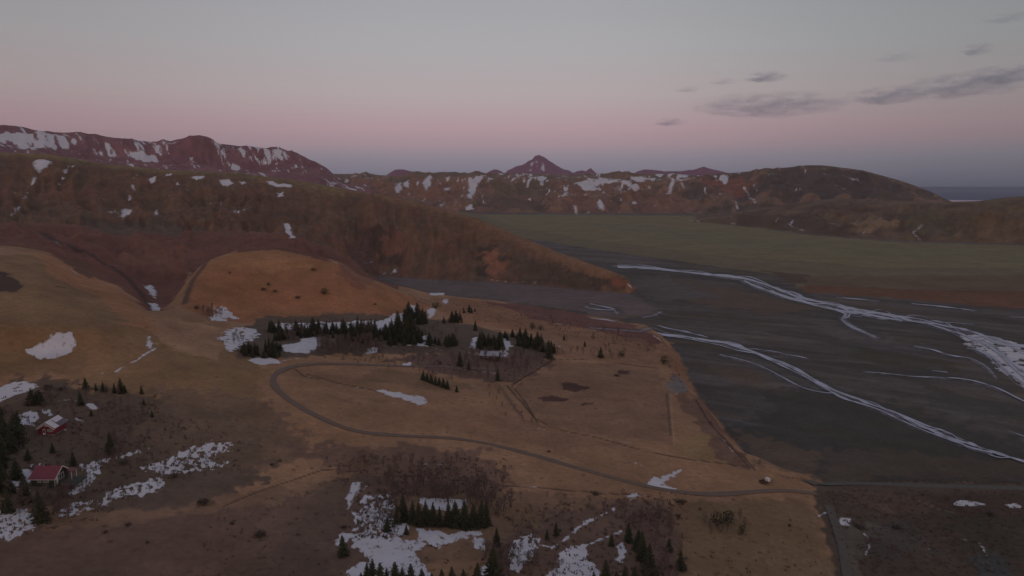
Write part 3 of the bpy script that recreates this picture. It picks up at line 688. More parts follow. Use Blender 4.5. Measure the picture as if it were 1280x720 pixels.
drift([(818, 257), (828, 261)], 0.8, 0.3); drift([(706, 240), (716, 244)], 0.5, 0.3); drift([(714, 236), (720, 235)], 0.8); drift([(862, 275), (874, 278)], 0.9, 0.3); drift([(716, 269), (708, 269)], 0.6)
# whaleback and the low hills
drift([(960, 219), (968, 217), (976, 218)], 0.9, 0.3); drift([(1024, 216), (1040, 218.5), (1055, 220), (1066, 224), (1080, 227)], 0.9, 0.5); drift([(1042, 230), (1050, 233), (1056, 237)], 1.3, 0.6)
drift([(1023, 211), (1032, 212)], 0.5, 0.3); drift([(1096, 227), (1104, 231)], 0.9, 0.5); drift([(1108, 222), (1118, 226)], 0.9, 0.4); drift([(931, 234), (936, 244), (944, 254)], 0.9, 0.6); drift([(970, 223), (977, 224)], 0.5, 0.3)
drift([(918, 250), (922, 262)], 0.8, 0.5); drift([(985, 279), (992, 284), (1004, 288)], 0.8, 0.5); drift([(992, 274), (988, 280)], 0.7, 0.4); drift([(914, 279), (922, 280)], 0.9, 0.3); drift([(970, 278), (974, 272)], 0.5, 0.4)
drift([(1154, 281), (1148, 286), (1141, 290), (1144, 294), (1150, 300)], 0.8, 0.3); drift([(1076, 294), (1082, 288)], 0.9, 1.0); drift([(1180, 305), (1205, 306.5)], 0.5, 0.3); drift([(1262, 306), (1278, 307)], 0.8, 0.3)
drift([(1060, 264), (1067, 266)], 0.5, 0.2)
# table mountain: streaked snow faces
for q, t in [([(0, 165), (24, 166), (30, 178), (44, 186), (14, 184), (0, 178)], 0.5), ([(20, 166), (44, 166), (62, 178), (52, 187), (40, 183), (28, 174)], 0.4), ([(44, 165), (74, 168), (84, 176), (80, 184), (66, 186), (50, 176)], 0.0),
             ([(88, 174), (100, 174), (96, 180), (86, 179)], 0.4), ([(130, 178), (146, 182), (148, 196), (138, 196), (124, 192)], 0.5), ([(158, 188), (178, 190), (198, 196), (198, 202), (172, 200)], 0.3),
             ([(265, 176), (277, 178), (272, 184)], -0.3), ([(290, 183), (302, 186), (312, 191), (310, 197), (300, 193)], -0.3), ([(320, 184), (334, 185), (340, 192), (352, 203), (342, 202), (330, 192)], 0.0),
             ([(344, 187), (352, 188), (352, 198), (346, 196)], 0.3), ([(316, 195), (330, 201), (346, 205), (330, 206)], 0.6), ([(280, 190), (286, 198), (282, 198)], 0.3), ([(286, 202), (298, 208), (292, 213)], 0.6),
             ([(364, 205), (374, 207), (372, 210)], 0.2), ([(190, 175), (198, 182), (196, 190), (190, 184)], 0.9)]:
    snow(q, 2.6, t + 0.5, streak=True)
mz = (comp == 2) * 1.0
stk = fbm(A2 * 190 + L2 * 25, L2 * 24, 977, 4, 0.6) + 0.25 * fbm(A2 * 40, L2 * 20, 979, 3)
SN = np.where(comp == 2, np.maximum(SN, np.clip((stk - 0.36) * 14, -6, 4)), SN)
sp = fbm(A2 * 120, L2 * 30, 991, 4, 0.65) + 0.5 * fbm(A2 * 14, L2 * 6, 993, 3)
SN = np.where((comp == 3) & (A2 < R(22)) & (R2 > 3150), np.maximum(SN, np.clip((sp - 0.41) * 16, -6, 3)), SN)
SN = np.where((comp == 1) & (A2 < R(-14)) & (R2 > 1000), np.maximum(SN, np.clip((sp - 0.62) * 16, -6, 3)), SN)
drift([(86, 166), (110, 166), (120, 168), (136, 171), (152, 172)], 1.0, 0.6); drift([(160, 174), (190, 175)], 0.6, 0.4); drift([(206, 177), (222, 177)], 1.3, 0.4)
# the far cone
for q in ([(660, 212), (666, 204), (664, 214)], [(676, 198), (682, 206), (680, 214), (676, 206)], [(671, 200), (673, 208), (670, 212)], [(662, 204), (668, 200), (666, 206)]):
    snow(q, 1.6, 0.8, scale=0.5)
drift([(868, 214), (880, 214), (895, 215)], 0.6, 0.5)
SN = np.where(comp == 5, SN, SN)

# ================================================================== materials
def new_mat(name):
    m = bpy.data.materials.new(name); m.use_nodes = True
    nt = m.node_tree; nt.nodes.clear()
    out = nt.nodes.new('ShaderNodeOutputMaterial'); b = nt.nodes.new('ShaderNodeBsdfPrincipled')
    nt.links.new(b.outputs[0], out.inputs[0])
    return m, nt, b


def node(nt, t, **kw):
    n = nt.nodes.new(t)
    for k, v in kw.items(): setattr(n, k, v)
    return n


def noise_node(nt, scale, detail=4, rough=0.6, vec=None):
    n = node(nt, 'ShaderNodeTexNoise'); n.inputs['Scale'].default_value = scale; n.inputs['Detail'].default_value = detail
    n.inputs['Roughness'].default_value = rough
    if vec is not None: nt.links.new(vec, n.inputs['Vector'])
    return n


def mrange(nt, val, a, b, c, d, clampit=True):
    n = node(nt, 'ShaderNodeMapRange'); n.clamp = clampit
    nt.links.new(val, n.inputs[0])
    for k, v in zip((1, 2, 3, 4), (a, b, c, d)): n.inputs[k].default_value = v
    return n.outputs[0]


def math_node(nt, op, a, b=None, c=None):
    n = node(nt, 'ShaderNodeMath', operation=op)
    for k, v in enumerate((a, b, c)):
        if v is None: continue
        if isinstance(v, (int, float)): n.inputs[k].default_value = v
        else: nt.links.new(v, n.inputs[k])
    return n.outputs[0]


def mixc(nt, fac, a, b, blend_type='MIX'):
    n = node(nt, 'ShaderNodeMix', data_type='RGBA', blend_type=blend_type)
    if isinstance(fac, (int, float)): n.inputs[0].default_value = fac
    else: nt.links.new(fac, n.inputs[0])
    for k, v in ((6, a), (7, b)):
        if hasattr(v, 'is_linked') or hasattr(v, 'links'): nt.links.new(v, n.inputs[k])
        else: n.inputs[k].default_value = (*v, 1)
    return n.outputs[2]


def simple_mat(name, col, rough=0.85, var=0.18, scale=3.0, bump=0.0, col2=None, metallic=0.0, coord='Object'):
    m, nt, b = new_mat(name)
    tc = node(nt, 'ShaderNodeTexCoord')
    n = noise_node(nt, scale, 5, 0.65, tc.outputs[coord])
    f = mrange(nt, n.outputs[0], 0.3, 0.7, 0, 1)
    c1 = tuple(c * (1 - var) for c in col); c2 = tuple(col2) if col2 else tuple(min(1, c * (1 + var)) for c in col)
    nt.links.new(mixc(nt, f, c1, c2), b.inputs['Base Color'])
    b.inputs['Roughness'].default_value = rough; b.inputs['Metallic'].default_value = metallic
    if bump:
        bp = node(nt, 'ShaderNodeBump'); bp.inputs['Strength'].default_value = bump; bp.inputs['Distance'].default_value = 0.05
        nt.links.new(n.outputs[0], bp.inputs['Height']); nt.links.new(bp.outputs[0], b.inputs['Normal'])
    return m


# ground material: land cover colours live on the mesh, fine texture and the snow edge are procedural
gm, nt, b = new_mat('land_cover')
tc = node(nt, 'ShaderNodeTexCoord'); obv = tc.outputs['Object']
at = node(nt, 'ShaderNodeAttribute', attribute_name='cover')
sn_at = node(nt, 'ShaderNodeAttribute', attribute_name='snow')
nf = noise_node(nt, 0.55, 6, 0.7, obv); nm = noise_node(nt, 0.09, 5, 0.65, obv); nb = noise_node(nt, 0.014, 5, 0.6, obv)
v = math_node(nt, 'MULTIPLY', mrange(nt, nf.outputs[0], 0.3, 0.7, 0.80, 1.20), mrange(nt, nm.outputs[0], 0.3, 0.7, 0.84, 1.16))
v = math_node(nt, 'MULTIPLY', v, mrange(nt, nb.outputs[0], 0.3, 0.7, 0.93, 1.23))
vc = node(nt, 'ShaderNodeVectorMath', operation='SCALE'); nt.links.new(at.outputs['Color'], vc.inputs[0]); nt.links.new(v, vc.inputs['Scale'])
# small dark tufts in the grass
vor = node(nt, 'ShaderNodeTexVoronoi'); vor.inputs['Scale'].default_value = 0.22; nt.links.new(obv, vor.inputs['Vector'])
tuft = math_node(nt, 'MULTIPLY', mrange(nt, vor.outputs['Distance'], 0.10, 0.22, 0.55, 0.0), mrange(nt, nm.outputs[0], 0.48, 0.62, 0, 1))
hue = mixc(nt, mrange(nt, noise_node(nt, 0.03, 4, 0.6, obv).outputs[0], 0.35, 0.65, 0, 0.22), vc.outputs[0], (0.10, 0.075, 0.04))
c1 = mixc(nt, tuft, hue, (0.045, 0.03, 0.022))
sv = math_node(nt, 'ADD', math_node(nt, 'ADD', sn_at.outputs['Fac'], mrange(nt, nf.outputs[0], 0.3, 0.7, -1.5, 1.5)), mrange(nt, nm.outputs[0], 0.3, 0.7, -0.7, 0.7))
sm_ = mrange(nt, sv, -0.5, 1.3, 0, 1)
sc = mixc(nt, mrange(nt, nm.outputs[0], 0.35, 0.65, 0, 1), (0.63, 0.56, 0.59), (0.75, 0.68, 0.71))
sc2 = mixc(nt, mrange(nt, sn_at.outputs['Fac'], 0.0, 2.2, 0.35, 0.0), sc, (0.34, 0.28, 0.28))
nt.links.new(mixc(nt, sm_, c1, sc2), b.inputs['Base Color'])
b.inputs['Roughness'].default_value = 0.95; b.inputs['Specular IOR Level'].default_value = 0.15
bp = node(nt, 'ShaderNodeBump'); bp.inputs['Strength'].default_value = 0.8; bp.inputs['Distance'].default_value = 0.5
nt.links.new(nf.outputs[0], bp.inputs['Height']); nt.links.new(bp.outputs[0], b.inputs['Normal'])


def tag(o, label=None, cat=None, group=None, kind=None):
    if label: o['label'] = label
    if cat: o['category'] = cat
    if group: o['group'] = group
    if kind: o['kind'] = kind
    return o


def link_mesh(name, verts, faces, mat, parent=None, smooth_=False):
    me = bpy.data.meshes.new(name)
    me.from_pydata(verts, [], faces); me.materials.append(mat); me.update()
    if smooth_: me.polygons.foreach_set('use_smooth', [True] * len(me.polygons))
    o = bpy.data.objects.new(name, me); C.objects.link(o)
    if parent: o.parent = parent
    return o


def build_ground():
    n = NA * NR
    co = np.stack([X2, Y2, Z2], -1).reshape(-1, 3).astype(np.float32)
    me = bpy.data.meshes.new('ground')
    me.vertices.add(n); me.vertices.foreach_set('co', co.ravel())
    i = np.arange(NA - 1)[:, None] * NR + np.arange(NR - 1)[None, :]
    q = np.stack([i, i + 1, i + NR + 1, i + NR], -1).reshape(-1, 4)
    nf_ = len(q)
    me.loops.add(nf_ * 4); me.loops.foreach_set('vertex_index', q.ravel().astype(np.int32))
    me.polygons.add(nf_); me.polygons.foreach_set('loop_start', (np.arange(nf_) * 4).astype(np.int32))
    me.polygons.foreach_set('use_smooth', np.ones(nf_, bool))
    a = me.attributes.new('cover', 'FLOAT_COLOR', 'POINT')
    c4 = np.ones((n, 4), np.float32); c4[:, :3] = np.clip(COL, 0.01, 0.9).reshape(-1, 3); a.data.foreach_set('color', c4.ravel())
    s = me.attributes.new('snow', 'FLOAT', 'POINT'); s.data.foreach_set('value', SN.reshape(-1).astype(np.float32))
    me.materials.append(gm); me.update(calc_edges=True); me.validate()
    o = bpy.data.objects.new('ground', me); C.objects.link(o)
    return tag(o, kind='structure')


build_ground()

# sea
sea_m, nt, b = new_mat('sea_water')
b.inputs['Base Color'].default_value = (0.05, 0.065, 0.15, 1); b.inputs['Roughness'].default_value = 0.5; b.inputs['Specular IOR Level'].default_value = 0.3; b.inputs['IOR'].default_value = 1.33
tc = node(nt, 'ShaderNodeTexCoord'); n = noise_node(nt, 0.02, 5, 0.6, tc.outputs['Object']); bp = node(nt, 'ShaderNodeBump'); bp.inputs['Strength'].default_value = 0.8; bp.inputs['Distance'].default_value = 4
nt.links.new(n.outputs[0], bp.inputs['Height']); nt.links.new(bp.outputs[0], b.inputs['Normal'])
vs, fs = [], []
aa = np.radians(np.arange(-62, 63, 2)); rs = [6300, 9000, 14000, 25000, 45000, 90000]
for a in aa:
    for r in rs: vs.append((r * math.sin(a), r * math.cos(a), -2.0))
for i in range(len(aa) - 1):
    for j in range(len(rs) - 1):
        k = i * len(rs) + j; fs.append((k, k + 1, k + 1 + len(rs), k + len(rs)))
tag(link_mesh('sea', vs, fs, sea_m), kind='structure')

# river: braided channels, part open water, part ice
riv_m, nt, b = new_mat('river_water_and_ice')
tc = node(nt, 'ShaderNodeTexCoord')
n = noise_node(nt, 0.06, 6, 0.7, tc.outputs['Object']); f = mrange(nt, n.outputs[0], 0.36, 0.62, 0, 1)
nt.links.new(mixc(nt, f, (0.22, 0.22, 0.28), (0.60, 0.56, 0.66)), b.inputs['Base Color'])
b.inputs['Roughness'].default_value = 0.35; b.inputs['IOR'].default_value = 1.33
nt.links.new(mrange(nt, f, 0, 1, 0.2, 0.7), b.inputs['Roughness'])


vs, fs = [], []
strands = []
for ci, pts in enumerate(chan):
    pts = densify(catmull(pts, 4), 3); mw = sum(p[2] for p in pts) / len(pts)
    if mw >= 1.9 and mw < 8: strands += [(ci, pts, 0.34, 0.6, 0.0), (ci + 40, pts, 0.20, 0.95, 2.1), (ci + 80, pts, 0.13, 1.3, 4.2), (ci + 120, pts, 0.07, 2.0, 6.0)]
    elif mw >= 8: strands += [(ci + 40 * k, pts, 0.20, 0.95, 1.3 * k) for k in range(9)]
    else: strands.append((ci, pts, 0.42, 0.35, 0.0))
for si_, (ci, pts, wf, off, ph) in enumerate(strands):
    base_i = len(vs); nn = len(pts)
    for k, (x, y, w_) in enumerate(pts):
        x0, y0, _ = pts[max(k - 1, 0)]; x1, y1, _ = pts[min(k + 1, nn - 1)]
        tx, ty = x1 - x0, y1 - y0; L_ = math.hypot(tx, ty) or 1
        w2 = max(0.05, w_ * wf * (0.95 + 1.1 * float(vnoise(np.array(k * 0.38 + ci * 31.0), np.array(0.5 + ci), 5))))
        jy = off * w_ * 1.6 * float(vnoise(np.array(k * 0.10 + ci * 11.0 + ph), np.array(7.5 + ci), 9))
        for s in (-1, 1):
            qx, qy = x + s * -ty / L_ * w2 - ty / L_ * jy, y + (s * w2 + jy) * tx / L_
            az_, r_ = dist_at(qx, qy, 0.0)
            vs.append((float(r_ * math.sin(az_)), float(r_ * math.cos(az_)), 0.30 + 0.006 * si_))
    for k in range(nn - 1):
        a_ = base_i + 2 * k; fs.append((a_, a_ + 1, a_ + 3, a_ + 2))
tag(link_mesh('river', vs, fs, riv_m), kind='structure')


# roads: gravel strips laid over the ground
def ribbon(name, pts, width, mat, lift=0.12, ruts=False):
    W = [world(x, y) for x, y in catmull(pts, 3)]
    D = [W[0]]
    for a_, b_ in zip(W[:-1], W[1:]):
        n_ = max(1, int((b_ - a_).length / 3))
        D += [a_.lerp(b_, (k + 1) / n_) for k in range(n_)]
    P = [D[max(0, i - 3):i + 4] for i in range(len(D))]
    D = [sum(p, Vector()) / len(p) for p in P]
    vs, fs = [], []
    cols = 9; lane = [0.1, 0.5, 1.0, 0.6, 0.0, 0.6, 1.0, 0.5, 0.1]; lv = []
    for i, p in enumerate(D):
        t = (D[min(i + 1, len(D) - 1)] - D[max(i - 1, 0)]); t.z = 0; t.normalize()
        s = Vector((t.y, -t.x, 0))
        ww = width * (1 + 0.3 * float(vnoise(np.array(i * 0.35), np.array(width))))
        for c_ in range(cols):
            q = p + s * ww * (c_ / (cols - 1) - 0.5)
            z = max(hgt(q.x, q.y), *(hgt(q.x + dx, q.y + dy) for dx, dy in ((1, 0), (-1, 0), (0, 1), (0, -1))))
            vs.append((q.x, q.y, z + lift - (0.10 if c_ in (0, cols - 1) else 0))); lv.append(lane[c_])
    for i in range(len(D) - 1):
        for c_ in range(cols - 1):
            k = i * cols + c_; fs.append((k, k + 1, k + cols + 1, k + cols))
    o = link_mesh(name, vs, fs, mat, smooth_=True)
    at_ = o.data.attributes.new('lane', 'FLOAT', 'POINT'); at_.data.foreach_set('value', lv)
    return tag(o, kind='structure')


gravel_m = simple_mat('gravel_road', tuple(alb((62, 51, 46))), 0.95, 0.22, 0.6, 0.4)
def worn(m):
    nt = m.node_tree; bs = [n for n in nt.nodes if n.type == 'BSDF_PRINCIPLED'][0]; src = bs.inputs['Base Color'].links[0].from_socket
    a_ = node(nt, 'ShaderNodeAttribute', attribute_name='lane')
    tc = node(nt, 'ShaderNodeTexCoord'); n_ = noise_node(nt, 0.25, 4, 0.6, tc.outputs['Object'])
    f = math_node(nt, 'MULTIPLY', mrange(nt, a_.outputs['Fac'], 0, 1, 0.0, 1.0), mrange(nt, n_.outputs[0], 0.3, 0.7, 0.4, 1.0))
    nt.links.new(mixc(nt, f, mixc(nt, 0.75, src, (0.17, 0.105, 0.075)), mixc(nt, 0.35, src, (0.21, 0.16, 0.14))), bs.inputs['Base Color']); return m


worn(gravel_m)
ribbon('gravel_road', [(640, 463), (600, 461), (560, 459), (510, 458), (470, 457), (430, 454), (395, 454), (365, 458), (346, 464), (339, 474), (343, 486), (360, 500), (390, 518), (420, 532), (450, 541), (490, 545), (540, 546), (580, 548), (630, 558), (680, 573), (740, 590), (790, 604), (830, 614), (880, 620), (930, 617), (965, 612), (1010, 614), (1030, 622)], 2.7, gravel_m)
ribbon('gravel_track', [(1004, 607), (1025, 604), (1060, 603.5), (1120, 606), (1200, 608), (1330, 612)], 3.4, simple_mat('track_gravel', tuple(alb((50, 46, 44))), 0.95, 0.2, 0.6, 0.4))
ribbon('farm_track', [(1030, 622), (1042, 645), (1052, 680), (1062, 735)], 2.6, simple_mat('track_earth', tuple(alb((50, 45, 43))), 0.95, 0.2, 0.6, 0.4))

# ================================================================== vegetation
spruce_m = simple_mat('spruce_needles', (0.034, 0.042, 0.022), 0.9, 0.4, 1.3, 0, (0.066, 0.072, 0.034))
nt = spruce_m.node_tree; oi = node(nt, 'ShaderNodeObjectInfo'); bs = [n for n in nt.nodes if n.type == 'BSDF_PRINCIPLED'][0]
src = bs.inputs['Base Color'].links[0].from_socket
nt.links.new(mixc(nt, mrange(nt, oi.outputs['Random'], 0, 1, 0.0, 0.6), src, (0.048, 0.038, 0.022)), bs.inputs['Base Color'])
bark_m = simple_mat('bark', (0.11, 0.085, 0.075), 0.95, 0.3, 4.0)
twig_m = simple_mat('bare_twigs', (0.17, 0.115, 0.115), 0.95, 0.3, 0.8)
nt = twig_m.node_tree; oi = node(nt, 'ShaderNodeObjectInfo'); bs = [n for n in nt.nodes if n.type == 'BSDF_PRINCIPLED'][0]
src = bs.inputs['Base Color'].links[0].from_socket
nt.links.new(mixc(nt, mrange(nt, oi.outputs['Random'], 0, 1, 0.0, 0.8), src, (0.12, 0.078, 0.07)), bs.inputs['Base Color'])
shrub_m = simple_mat('heath_shrub', (0.050, 0.034, 0.024), 0.95, 0.35, 1.5)


def tube(vs, fs, a, b_, r0, r1, n=5):
    a, b_ = Vector(a), Vector(b_); d = (b_ - a).normalized()
    u = d.orthogonal().normalized(); w = d.cross(u); k = len(vs)
    for p, r in ((a, r0), (b_, r1)):
        for i in range(n):
            t = 2 * math.pi * i / n; vs.append(tuple(p + (u * math.cos(t) + w * math.sin(t)) * r))
    for i in range(n): fs.append((k + i, k + (i + 1) % n, k + n + (i + 1) % n, k + n + i))
    fs.append(tuple(k + n + i for i in range(n)))


def conifer_meshes(seed, width=0.26, ragged=0.25):
    """unit height tree: trunk and a crown of drooping needle sprays"""
    rd = random.Random(seed); vs, fs = [], []
    tube(vs, fs, (0, 0, -0.02), (0, 0, 0.5), 0.016, 0.009); tube(vs, fs, (0, 0, 0.5), (0.004, 0, 0.98), 0.009, 0.002)
    me_t = bpy.data.meshes.new('trunk'); me_t.from_pydata(vs, [], fs); me_t.materials.append(bark_m)
    vs, fs = [], []
    nl = 17
    for lv in range(nl):
        t = lv / (nl - 1); z = 0.05 + 0.93 * t ** 0.92
        rr = width * (1 - t) ** 0.82 * (0.9 + 0.2 * rd.random()) + 0.012
        nb_ = max(4, int(11 * (1 - 0.55 * t)))
        off = rd.random() * 6.28
        for k in range(nb_):
            an = off + 6.283 * k / nb_ + rd.uniform(-.25, .25)
            L_ = rr * rd.uniform(1 - ragged, 1 + ragged * 0.7); dr_ = rd.uniform(0.10, 0.34) * L_
            ca, sa = math.cos(an), math.sin(an)
            tip = Vector((ca * L_, sa * L_, z - dr_))
            st = Vector((0, 0, z + 0.012)); pr = Vector((-sa, ca, 0)); wd = 0.20 * L_ + 0.010
            for (f0, f1) in ((0.05, 0.6), (0.42, 1.0)):
                p0, p1 = st.lerp(tip, f0), st.lerp(tip, f1); pm = p0.lerp(p1, 0.45)
                q = len(vs); j = rd.uniform(-.02, .02)
                vs += [tuple(p0), tuple(pm + pr * wd + Vector((0, 0, -0.035 + j))), tuple(p1), tuple(pm - pr * wd + Vector((0, 0, -0.035 - j)))]
                fs += [(q, q + 1, q + 2), (q, q + 2, q + 3)]
            for _ in range(3):                                 # loose sprigs break the outline
                f = rd.uniform(0.4, 1.05); p = st.lerp(tip, f) + pr * rd.uniform(-1, 1) * wd
                q = len(vs); s = 0.016 * rd.uniform(0.6, 1.4)
                vs += [tuple(p + Vector((rd.uniform(-s, s), rd.uniform(-s, s), s))), tuple(p + Vector((s, rd.uniform(-s, s), -s))), tuple(p + Vector((-s, s * rd.uniform(-1, 1), -s)))]
                fs.append((q, q + 1, q + 2))
    me_c = bpy.data.meshes.new('crown'); me_c.from_pydata(vs, [], fs); me_c.materials.append(spruce_m)
    return me_t, me_c


def birch_meshes(seed, spread=0.30, ntw=620):
    """bare deciduous tree, unit height: forked stems and a haze of twigs"""
    rd = random.Random(seed); vs, fs = [], []; tips = []
    ns = rd.choice((2, 3, 4))
    for s in range(ns):
        an = 6.283 * s / ns + rd.random(); base_ = Vector((0.015 * math.cos(an), 0.015 * math.sin(an), -0.02))
        top = Vector((spread * 0.55 * math.cos(an), spread * 0.55 * math.sin(an), rd.uniform(0.72, 0.92)))
        mid = base_.lerp(top, 0.5) + Vector((0, 0, 0.06)); tube(vs, fs, base_, mid, 0.012, 0.008, 4); tube(vs, fs, mid, top, 0.008, 0.002, 4)
        for k in range(6):
            f = 0.25 + 0.12 * k; p = base_.lerp(mid, f * 2) if f < 0.5 else mid.lerp(top, f * 2 - 1)
            a2 = rd.random() * 6.283; e = p + Vector((math.cos(a2) * spread * 0.55, math.sin(a2) * spread * 0.55, rd.uniform(0.10, 0.26)))
            tube(vs, fs, p, e, 0.005, 0.0015, 3); tips += [(p, e)]
        tips.append((mid, top))
    me_t = bpy.data.meshes.new('trunk'); me_t.from_pydata(vs, [], fs); me_t.materials.append(bark_m)
    vs, fs = [], []
    for _ in range(ntw):
        p, e = rd.choice(tips); o_ = p.lerp(e, rd.uniform(0.3, 1.0))
        d = Vector((rd.uniform(-1, 1), rd.uniform(-1, 1), rd.uniform(0.2, 1.6))).normalized() * rd.uniform(0.07, 0.16)
        s_ = d.cross(Vector((rd.uniform(-1, 1), rd.uniform(-1, 1), 0.1))).normalized() * rd.uniform(0.0018, 0.0042)
        q = len(vs); vs += [tuple(o_ - s_), tuple(o_ + s_), tuple(o_ + d)]; fs.append((q, q + 1, q + 2))
    me_c = bpy.data.meshes.new('crown'); me_c.from_pydata(vs, [], fs); me_c.materials.append(twig_m)
    return me_t, me_c


def shrub_mesh(seed, mat_, name='shrub'):
    rd = random.Random(seed); vs, fs = [], []
    for _ in range(260):
        a_ = rd.random() * 6.283; r_ = 0.5 * math.sqrt(rd.random()) * (0.8 + 0.3 * math.sin(3 * a_ + seed)); h_ = (0.85 - 1.3 * r_ * r_) * rd.uniform(0.15, 1)
        p = Vector((math.cos(a_) * r_, math.sin(a_) * r_, h_)); s = rd.uniform(0.04, 0.10); q = len(vs)
        for _k in range(3): vs.append(tuple(p + Vector((rd.uniform(-s, s), rd.uniform(-s, s), rd.uniform(-s, s)))))
        fs.append((q, q + 1, q + 2))
    for _ in range(14):
        a_ = rd.random() * 6.283; tube(vs, fs, (0, 0, -0.05), (math.cos(a_) * 0.3, math.sin(a_) * 0.3, rd.uniform(0.4, 0.8)), 0.012, 0.005, 3)
    me = bpy.data.meshes.new(name); me.from_pydata(vs, [], fs); me.materials.append(mat_); return me


CON = [conifer_meshes(100 + i, w_c) for i, w_c in enumerate((0.21, 0.24, 0.26, 0.28, 0.22, 0.25))]
CONW = [conifer_meshes(130 + i, w_c, 0.3) for i, w_c in enumerate((0.33, 0.38))]
BIR = [birch_meshes(200 + i, s_) for i, s_ in enumerate((0.26, 0.34, 0.30, 0.40, 0.28))]
SHR = [shrub_mesh(300 + i, shrub_m) for i in range(4)]
SHD = [shrub_mesh(320 + i, spruce_m, 'pine_bush') for i in range(3)]
rt = random.Random(5)
ORD = ['first', 'second', 'third', 'fourth', 'fifth', 'sixth', 'seventh', 'eighth', 'ninth', 'tenth', 'eleventh', 'twelfth', 'thirteenth', 'fourteenth', 'fifteenth', 'sixteenth']


def plant(name, meshes, px, py, hpx, label, cat, group, wf=1.0):
    p = world(px, py); dist = (p - Vector((0, 0, H))).length; hm = hpx * dist / F * rt.uniform(0.85, 1.08)
    rz = rt.random() * 6.283
    root = bpy.data.objects.new(name, None); C.objects.link(root); root.empty_display_size = 0.1
    root.location = (p.x, p.y, p.z - 0.05); root.rotation_euler = (rt.uniform(-.03, .03), rt.uniform(-.03, .03), rz)
    s = hm * rt.uniform(0.95, 1.05); root.scale = (s * wf, s * wf, s)
    tag(root, label, cat, group)
    for me in meshes:
        o = bpy.data.objects.new(me.name.split('.')[0], me); C.objects.link(o); o.parent = root
    return root


def bush(name, px, py, hpx, wpx, label, cat, group=None, kinds=None):
    p = world(px, py); dist = (p - Vector((0, 0, H))).length
    o = bpy.data.objects.new(name, rt.choice(kinds or SHR)); C.objects.link(o)
    o.location = (p.x, p.y, p.z - 0.05); o.rotation_euler = (0, 0, rt.random() * 6.28)
    o.scale = (wpx * dist / F, wpx * dist / F, hpx * dist / F); tag(o, label, cat, group); return o


def in_poly(x, y, P):
    c = False
    for (x1, y1), (x2, y2) in zip(P, P[1:] + P[:1]):
        if (y1 > y) != (y2 > y) and x < (x2 - x1) * (y - y1) / (y2 - y1) + x1: c = not c
    return c


def scatter(P, n, mind, yk=2.2):
    xs = [p[0] for p in P]; ys = [p[1] for p in P]; out = []
    for _ in range(n * 60):
        if len(out) >= n: break
        x, y = rt.uniform(min(xs), max(xs)), rt.uniform(min(ys), max(ys))
        if in_poly(x, y, P) and all((x - a) ** 2 + (yk * (y - b_)) ** 2 > mind * mind for a, b_ in out): out.append((x, y))
    return sorted(out)


BQ = []


def wood(kind, P, n, h, label, group, mind=3.0):
    for x, y in scatter(P, n, mind):
        if kind == 'spruce': plant('spruce_tree', rt.choice(CON), x, y, rt.uniform(h[0] * 0.62, h[1] * 0.95), label, 'spruce', group, rt.uniform(0.85, 1.75))
        else: BQ.append((rt.uniform(*h), x, y, label, group, rt.uniform(0.9, 1.5), rt.choice(BIR)))


# spruces: (outline of where the stems stand, number, height range in px)
wood('spruce', [(335, 413), (400, 410), (480, 414), (492, 428), (470, 433), (420, 423), (380, 423), (345, 428)], 78, (12, 20), 'dark spruce in the long dense belt along the foot of the orange mound', 'spruces in the belt below the mound', 3.2)
wood('spruce', [(484, 433), (484, 420), (502, 402), (524, 392), (536, 402), (526, 412), (532, 426), (528, 433)], 52, (17, 24), 'tall dark spruce in the thick stand climbing the slope right of the snowy gap', 'spruces in the tall central stand', 3.2)
wood('spruce', [(534, 434), (536, 424), (570, 424), (578, 434)], 13, (13, 18), 'dark spruce in the small grove just right of the tall central stand', 'spruces in the small grove', 3.0)
wood('spruce', [(296, 442), (318, 436), (352, 434), (356, 446), (318, 449)], 32, (10, 17), 'dull green spruce in the low block left of the road bend, snow on both sides', 'spruces in the low block by the road bend', 3.0)
wood('spruce', [(596, 438), (598, 428), (628, 428), (634, 438)], 20, (14, 20), 'dark spruce standing close behind the grey roofed cabin', 'spruces behind the grey cabin', 3.0)
wood('spruce', [(612, 418), (640, 420), (670, 427), (694, 436), (694, 443), (664, 438), (636, 430)], 40, (13, 18), 'dark spruce in the shelter row running down right of the grey roofed cabin', 'spruces in the row right of the cabin', 3.2)
wood('spruce', [(553, 404), (562, 397), (576, 398), (580, 405)], 8, (10, 14), 'short dark spruce in the clump on the grassy rise above the cabin wood', 'spruces in the clump on the rise', 2.5)
wood('spruce', [(576, 391), (582, 384), (596, 385), (594, 392)], 6, (8, 12), 'small dark spruce in the topmost clump near the river terrace', 'spruces in the topmost clump', 2.5)
row = [(529, 475, 12), (534, 477, 13), (539, 479, 13), (544, 481, 12), (549, 482, 12), (554, 484, 12), (559, 486, 11)]
for i, (x, y, h_) in enumerate(row):
    plant('spruce_tree', rt.choice(CON), x, y, h_, '%s spruce from the left in the short slanting row beside the hayfield' % ORD[i], 'spruce', 'spruces in the short slanting row', 1.3)
